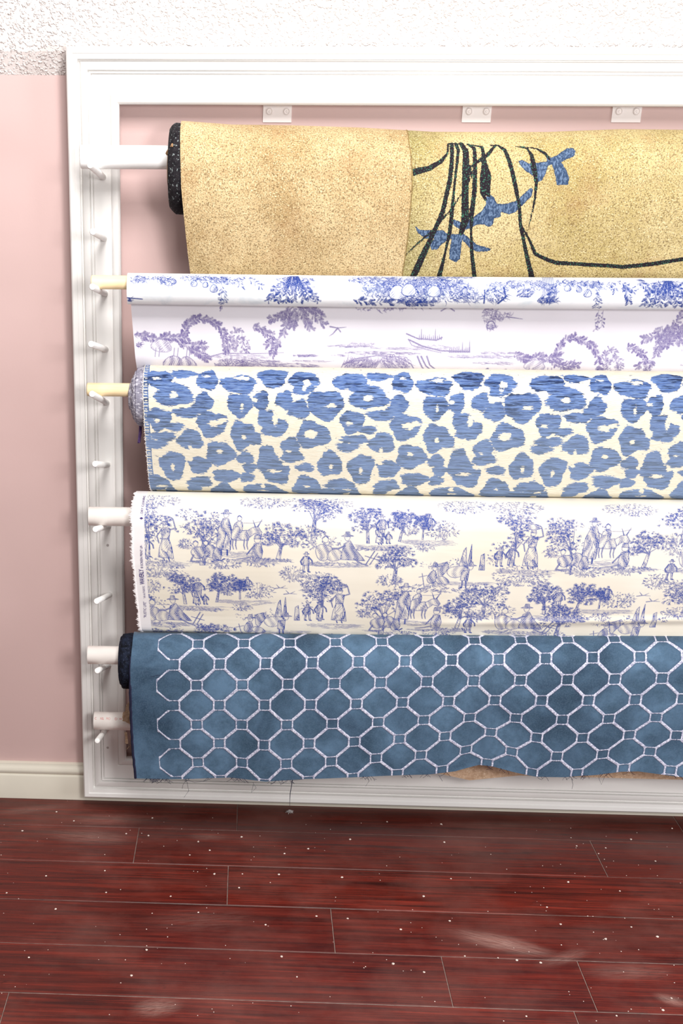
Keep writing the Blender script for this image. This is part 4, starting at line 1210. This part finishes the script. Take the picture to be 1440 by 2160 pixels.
c4 = Cloth(prof4, xl4, XRO - .1, .00082, lambda X: -.0004 * np.sin(X * 5), wav4, edge4, xdense=x4d)
I4 = Ink(c4)
def scene_A(x, y):       # trees, donkey and drover, crouching pair, boy by a bush; anchor = drover's feet
    Pen(I4, x - 51, y + 34).tree(104, 96, 6, 1.5)
    Pen(I4, x - 88, y - 4).bush(26, 16, 34); Pen(I4, x - 68, y - 6).ground(50, 8, 18)
    Pen(I4, x + 108, y + 22).tree(70, 74, 12, 1.2); Pen(I4, x + 96, y + 20).root_leaves(70, 10, 26)
    Pen(I4, x - 2, y).donkey_group(); Pen(I4, x + 8, y + 6).ground(110, 12, 34)
    Pen(I4, x - 48, y + 26).crouch(); Pen(I4, x - 10, y + 38).bush(66, 18, 70)
    Pen(I4, x + 64, y + 20).seated_boy(); Pen(I4, x + 66, y + 22).ground(120, 10, 40); Pen(I4, x + 70, y + 34).bush(60, 16, 46)
def scene_B(x, y):       # woman with basket, boy, tree
    Pen(I4, x, y).woman(88); Pen(I4, x - 40, y - 4).man(44, 'cap'); Pen(I4, x - 40, y).tree(100, 62, 8, 1.2)
    Pen(I4, x - 66, y - 2).man(40, 'cap')
    Pen(I4, x - 12, y + 6).ground(110, 14, 40); Pen(I4, x - 20, y + 32).bush(96, 34, 130); Pen(I4, x - 6, y + 30).root_leaves(90, 16, 34)
def scene_C(x, y):       # dancers between two trees
    Pen(I4, x - 24, y).tree(66, 54, -6, 1.1); Pen(I4, x + 42, y - 4).tree(60, 44, 10, 1.1)
    Pen(I4, x, y).woman(46, False); Pen(I4, x + 4, y - 14).man(44); Pen(I4, x + 18, y).man(24, 'cap'); Pen(I4, x + 6, y + 4).ground(110, 14, 44); Pen(I4, x + 2, y + 8).root_leaves(90, 10, 24)
def scene_D(x, y):       # stump, standing man, shrubs
    Pen(I4, x - 14, y - 2).tree(46, 26, 0, .9); Pen(I4, x + 2, y - 22).man(30, 'cap', False); Pen(I4, x + 24, y - 8).bush(60, 30, 80)
    Pen(I4, x - 42, y - 14).bush(30, 18, 36); Pen(I4, x - 6, y).ground(110, 12, 46); Pen(I4, x - 10, y + 20).bush(36, 14, 26)
def scene_E(x, y):
    Pen(I4, x - 30, y - 30).bush(70, 26, 70); Pen(I4, x, y).couple()
def scene_F(x, y):
    Pen(I4, x, y).ruins(); Pen(I4, x - 62, y + 4).sower(); Pen(I4, x - 26, y + 14).root_leaves(110, 12, 40)
def scene_G(x, y):       # little man with a cane, bush, birds
    Pen(I4, x, y).man(42); Pen(I4, x - 30, y + 16).bush(42, 28, 64); Pen(I4, x + 10, y + 6).ground(50, 8, 16)
    Pen(I4, x - 54, y + 34).bird(); Pen(I4, x - 34, y + 46).bird(); Pen(I4, x + 30, y + 34).bush(70, 34, 110); Pen(I4, x + 26, y + 36).root_leaves(70, 14, 22)
def scene_H(x, y):       # branching tree with flat crowns
    Pen(I4, x, y).tree(74, 80, 4, 1.3); Pen(I4, x - 10, y + 2).bush(46, 22, 50)
for x, y in ((478, 1158), (1248, 1176), (853, 1304)): scene_A(x, y)
for x, y in ((350, 1178), (1117, 1196), (714, 1310)): scene_B(x, y)
for x, y in ((415, 1274), (1170, 1296), (800, 1146)): scene_C(x, y)
for x, y in ((520, 1266), (1276, 1286), (905, 1140)): scene_D(x, y)
for x, y in ((345, 1312), (706, 1186), (1080, 1330), (1470, 1200)): scene_E(x, y)
for x, y in ((587, 1330), (972, 1228), (1330, 1345)): scene_F(x, y)
for x, y in ((645, 1206), (1410, 1222), (985, 1334)): scene_G(x, y)
for x, y in ((465, 1342), (830, 1232), (660, 1130), (1015, 1305), (1170, 1345), (1438, 1145), (350, 1345), (1440, 1300)): scene_H(x, y)
for x, y in ((325, 1052), (560, 1056), (690, 1060), (980, 1066), (1090, 1068), (1330, 1072)): Pen(I4, x, y + 12).bush(90, 26, 110)
Pen(I4, 310, 1250).bush(60, 30, 60)
# blank selvage strip on the left
selx = (c4.xs[None, :] - c4.x0)
keep = selx > .0185
I4.A = I4.A * keep
brd = np.where(selx < .0185, 1.0, 0.0) + 0 * c4.ts[:, None]
def toile4_mat():
    m_ = M['toile_cream']; nt = m_.node_tree
    return m_
t_ = M['toile_cream'].node_tree
# selvage is whiter than the printed ground
pb = t_.nodes['Principled BSDF']; src = pb.inputs['Base Color'].links[0].from_socket
mx = t_.nodes.new('ShaderNodeMix'); mx.data_type = 'RGBA'; at = t_.nodes.new('ShaderNodeAttribute'); at.attribute_name = 'border'
t_.links.new(at.outputs['Fac'], mx.inputs[0]); t_.links.new(src, mx.inputs[6]); mx.inputs[7].default_value = srgb(222, 217, 217); t_.links.new(mx.outputs[2], pb.inputs['Base Color'])
cl4 = c4.mesh('cloth', M['toile_cream'], b4, {'ink': I4.A, 'border': brd}, c4.st(1248, 1176)[0] - c4.st(478, 1158)[0])
wound_roll('wound_layers', M['white_thread'], b4, Y4, Z4, xl4 + .002, XRO - .11, R4 - .0004, .015, [(0, .016), (.0005, .03), (.001, R4 - .0008)])
# frayed white edge
def fray4():
    m = MB()
    for k in range(420):
        t = .028 + .30 * (k + rng.random()) / 420
        q = c4.P(np.array([c4.x0 + .0015]), np.array([t]))[0]
        tf = 1 + .22 * math.sin(t * 261) + .25 * math.sin(t * 97 + 1) + .2 * math.sin(t * 613) + rng.uniform(-.3, .3)
        l = .0042 * max(.3, tf) * rng.uniform(.6, 1.1)
        m.tube([(q[0], q[1] - .0004, q[2]), (q[0] - l * .6, q[1] - .0006, q[2] + rng.uniform(-.0004, .0004)), (q[0] - l, q[1] + .001, q[2] + rng.uniform(-.001, .001))], [.00055, .0006, .0004], 4)
    o = m.build('frayed_edge', M['white_thread'], b4); o['kind'] = 'stuff'; o['label'] = 'frayed white cotton edge'
fray4()

def printed_text(body, path, size, mat, parent, surf, lift=.0004, name='lettering', width=None, bold=0.0):
    """flat print laid on a surface: glyph outlines mapped along a path; surf(d_along, d_across) -> world"""
    cu = bpy.data.curves.new('text', 'FONT'); cu.body = body; cu.size = 1.0; cu.resolution_u = 2; cu.offset = bold
    ob = bpy.data.objects.new('text', cu); scene.collection.objects.link(ob)
    dg = bpy.context.evaluated_depsgraph_get(); me = ob.evaluated_get(dg).to_mesh()
    vs_ = [tuple(v.co) for v in me.vertices]; fs = [tuple(p.vertices) for p in me.polygons]
    ob.evaluated_get(dg).to_mesh_clear(); bpy.data.objects.remove(ob)
    if not vs_: return
    x0 = min(v[0] for v in vs_); x1 = max(v[0] for v in vs_)
    sx = size if width is None else width / (x1 - x0)
    mm = MB(); mm.add([surf((v[0] - x0) * sx, v[1] * size) for v in vs_], fs)
    return mm.build(name, mat, parent, False)

tp = [c4.st(px, py) for px, py in ((306, 1303), (305, 1270), (302.5, 1240), (299, 1200), (297.5, 1150), (297.5, 1095), (300, 1070), (303, 1050))]
tx = np.array([q[0] for q in tp]); tt = np.array([q[1] for q in tp])
def surf_sel(t_start):
    def f(along, across):
        t = t_start - along
        x = np.interp(t, tt[::-1], tx[::-1]) + across * -1 + .0035
        q = c4.P(np.array([x]), np.array([t]))[0]
        n = np.array([0, -1, .3]) / 1.044
        q2 = q + n * .0005
        return q2
    return f
def selvage_text(body, py0, py1, size, bold=0.0):
    t0 = c4.st(305, py0)[1]; t1 = c4.st(300, py1)[1]
    def f(along, across):
        t = t0 - along
        x = np.interp(t, tt[::-1], tx[::-1]) + .0022 - across
        q = c4.P(np.array([x]), np.array([t]))[0]
        return q + np.array([0, -.00055, .00025])
    printed_text(body, None, size, M['blueprint'], b4, f, width=t0 - t1, bold=bold)
selvage_text('"RUSTIC LIFE"', 1303, 1269, .0062)
selvage_text('" AN AUTHENTIC', 1263, 1236, .0048)
selvage_text('WAVERLY', 1233, 1201, .0100, .02)
selvage_text('® SCREEN PRINT UP-', 1199, 1150, .0052, .01)
selvage_text('♦ - DRY CLEANING', 1096, 1046, .0052, .01)

# ------------------------------------------------------------------ 5: teal velvet with lattice
Y5 = -.168
rod('support_pipe', 'white plastic pipe end sticking out of the dark end of the velvet roll', 'pipe', 185, 1383, Y5, .0147, M['pvc'])
xl5 = hit(276, 1400, 1, Y5 - R5)[0]
b5 = thing('fabric_bolt', 'dark teal velvet with a pale octagon lattice, hanging lowest on the rack', 'fabric', (.6, Y5, Z5))
zt5 = lambda X: .017 * np.clip((X - .1) / .85, 0, 1.5)
yb5 = Y5 - R5 + .006
zbot = hit(300, 1643, 1, yb5)[2]
prof5 = arc(Y5, Z5, R5 + .0015, 30, 178, 36) + [(Y5 - R5 - .003, Z5 - .04), (Y5 - R5 - .001, Z5 - .09), (yb5, zbot)]
bx = []; bt = []
tmp = Cloth(prof5, xl5, XRO - .1, .004, zt5, None, None, xdense=1.05)
Tst = tmp.T - (Z5 - .05 - zbot)
for px, py in ((284, 1643), (340, 1645), (400, 1645), (480, 1642), (555, 1648), (640, 1639), (720, 1636), (800, 1635), (900, 1635), (960, 1630), (1010, 1618), (1040, 1621), (1080, 1630), (1130, 1640), (1190, 1642), (1260, 1637), (1310, 1629), (1345, 1627), (1440, 1636), (1500, 1640)):
    w = hit(px, py, 1, yb5); bx.append(w[0]); bt.append(tmp.T + (zbot - (w[2] - float(zt5(w[0])))))
def stretch5(X, T):
    tm = np.interp(X, bx, bt)
    return np.where(T > Tst, Tst + (T - Tst) * (tm - Tst) / (tmp.T - Tst), T)
def edge5(T): return np.interp(T, [.08, .12, .2, .26, .33], [.001, -.001, .0, .002, .0075])
def wav5(X, T):
    k = np.clip((T - .14) / .15, 0, 1)
    return k * (.005 * np.sin(X * 10 + .5) + .003 * np.sin(X * 21 + T * 8)) + k * .008 * np.exp(-((X - .66) / .05) ** 2)
x5d = hit(1455, 1400, 1, Y5)[0] + .01
c5 = Cloth(prof5, xl5, XRO - .1, .0014, zt5, wav5, edge5, stretch5, xdense=x5d)
# lattice of octagons and little squares, in the cloth's own coordinates
xa, ta = c5.st(415, 1402); xb_, tb_ = c5.st(415 + 98 * 8, 1402 + 8); xc_, tc_ = c5.st(415, 1402 + 84 * 2)
PA = (xb_ - xa) / 8.0; PB = (tc_ - ta) / 2.0
tilt = (c5.st(1191, 1388)[1] - ta) / (xb_ - xa)
Xg = c5.xs[None, :] + 0 * c5.ts[:, None]; Tg = c5.ts[:, None] + 0 * c5.xs[None, :]
U = (Xg - xa) / PA; V = (Tg - ta - tilt * (Xg - xa) + .0025 * np.sin(Xg * 13) * np.clip((Tg - .1) / .2, 0, 1)) / PB
fu = np.abs(U - np.round(U)); fv = np.abs(V - np.round(V))
def sd_seg(u, v, a, b, w):
    ax, ay = a[0] * PA, a[1] * PB; bx_, by_ = b[0] * PA, b[1] * PB
    x, y = u * PA, v * PB; dx, dy = bx_ - ax, by_ - ay; h = np.clip(((x - ax) * dx + (y - ay) * dy) / (dx * dx + dy * dy), 0, 1)
    return np.hypot(x - ax - h * dx, y - ay - h * dy) - w
e = .122; g = .5 - e
lat = sd_seg(fu, fv, (g, e), (e, g), .0021)
for a_, b_, w_ in (((g, 0), (g, e), .0012), ((0, g), (e, g), .0008), ((e, g), (e, .5), .0009), ((g, e), (.5, e), .0007)): lat = np.minimum(lat, sd_seg(fu, fv, a_, b_, w_))
# the lattice begins in from the selvage; the first column is drawn in single thread
uu = U
first = np.abs(V - np.floor(V) - .5)                      # the first column of octagons stands alone
lat = np.where(uu < -.5 - g - .012, .02, lat)
lat = np.where((uu < -.5), np.where(np.abs(fu - fv + 0) > 9, lat, np.maximum(lat, lat + .0001)), lat)
lat = np.where((uu < -.5) & (lat < .002), lat + np.where((fu > e + .02) & (fu < g - .02), .0009, 0), lat)
lat = np.where((uu < -.5 - e) & (first > g + .012), .02, lat)
lat = np.where((uu < -.5) & (fv < e - .022), .02, lat)
lat = lat + np.where(fu * 0 + (np.sin(Xg * 900) * np.sin(Tg * 800) > .9), .0003, 0)
c5.mesh('cloth', M['velvet'], b5, {'lattice': lat}, PA)
xb = hit(249, 1394, 1, Y5 - R5 * .7)[0]
o = wound_roll('wound_layers', M['navy_wound'], b5, Y5, Z5, xb, XRO - .11, R5 - .001, .0155,
               [(.0005, .016), (-.001, .026), (-.0005, .031), (.0, .033), (.002, .0355), (.001, .038), (.0035, .040), (.004, .0425), (.0065, .044), (.008, R5 - .001)], zfun=lambda X: 0 * X, bumpy=.0009)
o['label'] = 'near-black wound layers at the left end of the velvet roll'
# dark thick selvage down the left side
m = MB(); pts = []
for t in np.linspace(.10, c5.T, 26):
    q = c5.P(np.array([c5.x0]), np.array([t]))[0]; pts.append((q[0] - .0008 + .0004 * math.sin(t * 300), q[1] + .001, q[2]))
m.tube(pts, [.0014] * 6 + [.0024] * 20, 6); m.build('selvage_cord', M['thread'], b5)
# threads along the raw lower edge
m = MB()
def bottom(px):
    x = hit(px, 1640, 1, yb5)[0]; return c5.P(np.array([x]), np.array([c5.T]))[0]
clusters = [(310, 22), (330, 18), (345, 10), (393, 8), (430, 6), (490, 14), (505, 10), (573, 8), (598, 14), (770, 14), (855, 10), (900, 8), (930, 6), (1030, 6), (1060, 5), (1140, 8), (1200, 10), (1230, 14), (1275, 10), (1330, 4), (1425, 8)]
for pxc, n in clusters:
    for k in range(int(n * .6)):
        q = bottom(pxc + rng.uniform(-10, 10)); l = rng.uniform(.003, .010); s_ = rng.choice((-1, 1))
        m.tube([(q[0], q[1], q[2] + .001), (q[0] + s_ * l * .5, q[1] - .001, q[2] - l * .4), (q[0] + s_ * l * rng.uniform(.5, 1.2), q[1] - .001, q[2] - l * rng.uniform(.5, .9))], .00028, 4)
for pts_ in ([(393, 1645), (386, 1655), (384, 1664)], [(393, 1645), (398, 1668), (388, 1682)], [(385, 1643), (410, 1650), (430, 1648), (448, 1641)], [(533, 1650), (540, 1662), (530, 1672), (534, 1655)],
             [(775, 1638), (778, 1648), (771, 1658)], [(1270, 1633), (1262, 1640), (1268, 1655), (1274, 1640), (1280, 1632)], [(925, 1635), (933, 1648)], [(1205, 1641), (1208, 1655), (1206, 1664)], [(640, 1644), (618, 1646), (612, 1650)]):
    m.tube([tuple(hit(x, y, 1, yb5 - .002)) for x, y in pts_], .00026, 4)
m.tube([tuple(hit(x, y, 1, yb5 - .003)) for x, y in ((617, 1640), (615, 1655), (612, 1672), (611, 1690), (611, 1700))], [.0008, .0006, .0006, .0004, .0003], 5)
m.tube([tuple(hit(x, y, 1, Y5 - R5 - .004)) for x, y in ((318, 1428), (326, 1426), (338, 1424))], .0003, 4)
o = m.build('loose_threads', M['thread'], b5); o['kind'] = 'stuff'; o['label'] = 'dark loose threads along the raw lower edge'

# ------------------------------------------------------------------ 6: burlap remnant on the bottom pipe, behind the velvet
Y6 = -.105
t6, x6, z6 = rod('support_pipe', 'lowest white plastic pipe, with faint red printing along it', 'pipe', 198, 1522, Y6, .0152, M['pvc'])
b6 = thing('fabric_bolt', 'tan burlap remnant peeping out behind the left edge of the velvet', 'fabric', (.6, Y6, z6))
m = MB()
xq = hit(258, 1520, 1, Y6 - .016)[0]
R6 = .0185
rows_ = []
ks = np.linspace(0, 1, 20)
prof6 = arc(Y6, z6, R6, 60, 178, 12) + [(Y6 - R6, z6 - .03), (Y6 - R6 + .002, z6 - .052), (Y6 - .014, z6 - .075)]
for j, (y, z) in enumerate(prof6):
    f = j / (len(prof6) - 1)
    xe = xq + (.004 if f < .25 else 0) + max(0, f - .62) * .10 + rng.uniform(-.001, .001)
    rows_.append([(xe, y, z), (xe + .01, y - .0005, z), (.5, y, z - .01 * max(0, f - .6)), (.60, y - .002, z + .002), (.66, y + .002, z - .012 * f), (.74, y, z), (XRO - .1, y, z)])
n6 = len(rows_[0])
vs_ = [p for r in rows_ for p in r]
m.add(vs_, [(i * n6 + j, (i + 1) * n6 + j, (i + 1) * n6 + j + 1, i * n6 + j + 1) for i in range(len(rows_) - 1) for j in range(n6 - 1)])
m.build('cloth', M['burlap'], b6)
# the folded corner standing up, and ravelled yarn
m = MB()
A = [hit(258, 1521, 1, Y6 - .022), hit(270, 1523, 1, Y6 - .022), hit(272, 1480, 1, Y6 - .018), hit(266, 1488, 1, Y6 - .018), hit(263, 1504, 1, Y6 - .020)]
m.add([tuple(p) for p in A] + [tuple(p + np.array([0, .0016, 0])) for p in A], [(0, 1, 2, 3, 4), (9, 8, 7, 6, 5)] + [(k, 5 + k, 5 + (k + 1) % 5, (k + 1) % 5) for k in range(5)])
m.build('folded_corner', M['burlap'], b6)
m = MB()
for k in range(26):
    y = 1545 + 24 * k / 26; p = hit(264 + (y - 1545) * .12, y, 1, Y6 - R6 - .001)
    m.tube([tuple(p + np.array([.003, 0, 0])), tuple(p + np.array([-.0015 * rng.random() - .0005, -.0005, -.0005]))], .0005, 4)
m.tube([tuple(hit(x, y, 1, Y6 - R6)) for x, y in ((275, 1568), (273, 1574), (268, 1580), (266, 1584))], .0004, 4)
o = m.build('ravelled_yarn', M['burlap'], b6); o['kind'] = 'stuff'
# red printing on the lowest pipe
for body, pa, pb_ in (('C', 199, 203), ('NSL', 211, 219), ('PVC1', 224, 232), ('D', 242, 247), ('=', 251, 257)):
    X0 = hit(pa, 1516, 1, Y6 - .015)[0]; X1 = hit(pb_, 1516, 1, Y6 - .015)[0]
    zc_ = hit(225, 1519, 1, Y6 - .0148)[2]
    def sf(along, across, X0=X0):
        th = math.asin(max(-1, min(1, (zc_ - z6) / .0152))) + across / .0152
        return (X0 + along, Y6 - .01532 * math.cos(th), z6 + .01532 * math.sin(th))
    printed_text(body, None, .0058, M['redprint'], t6, sf, width=X1 - X0)
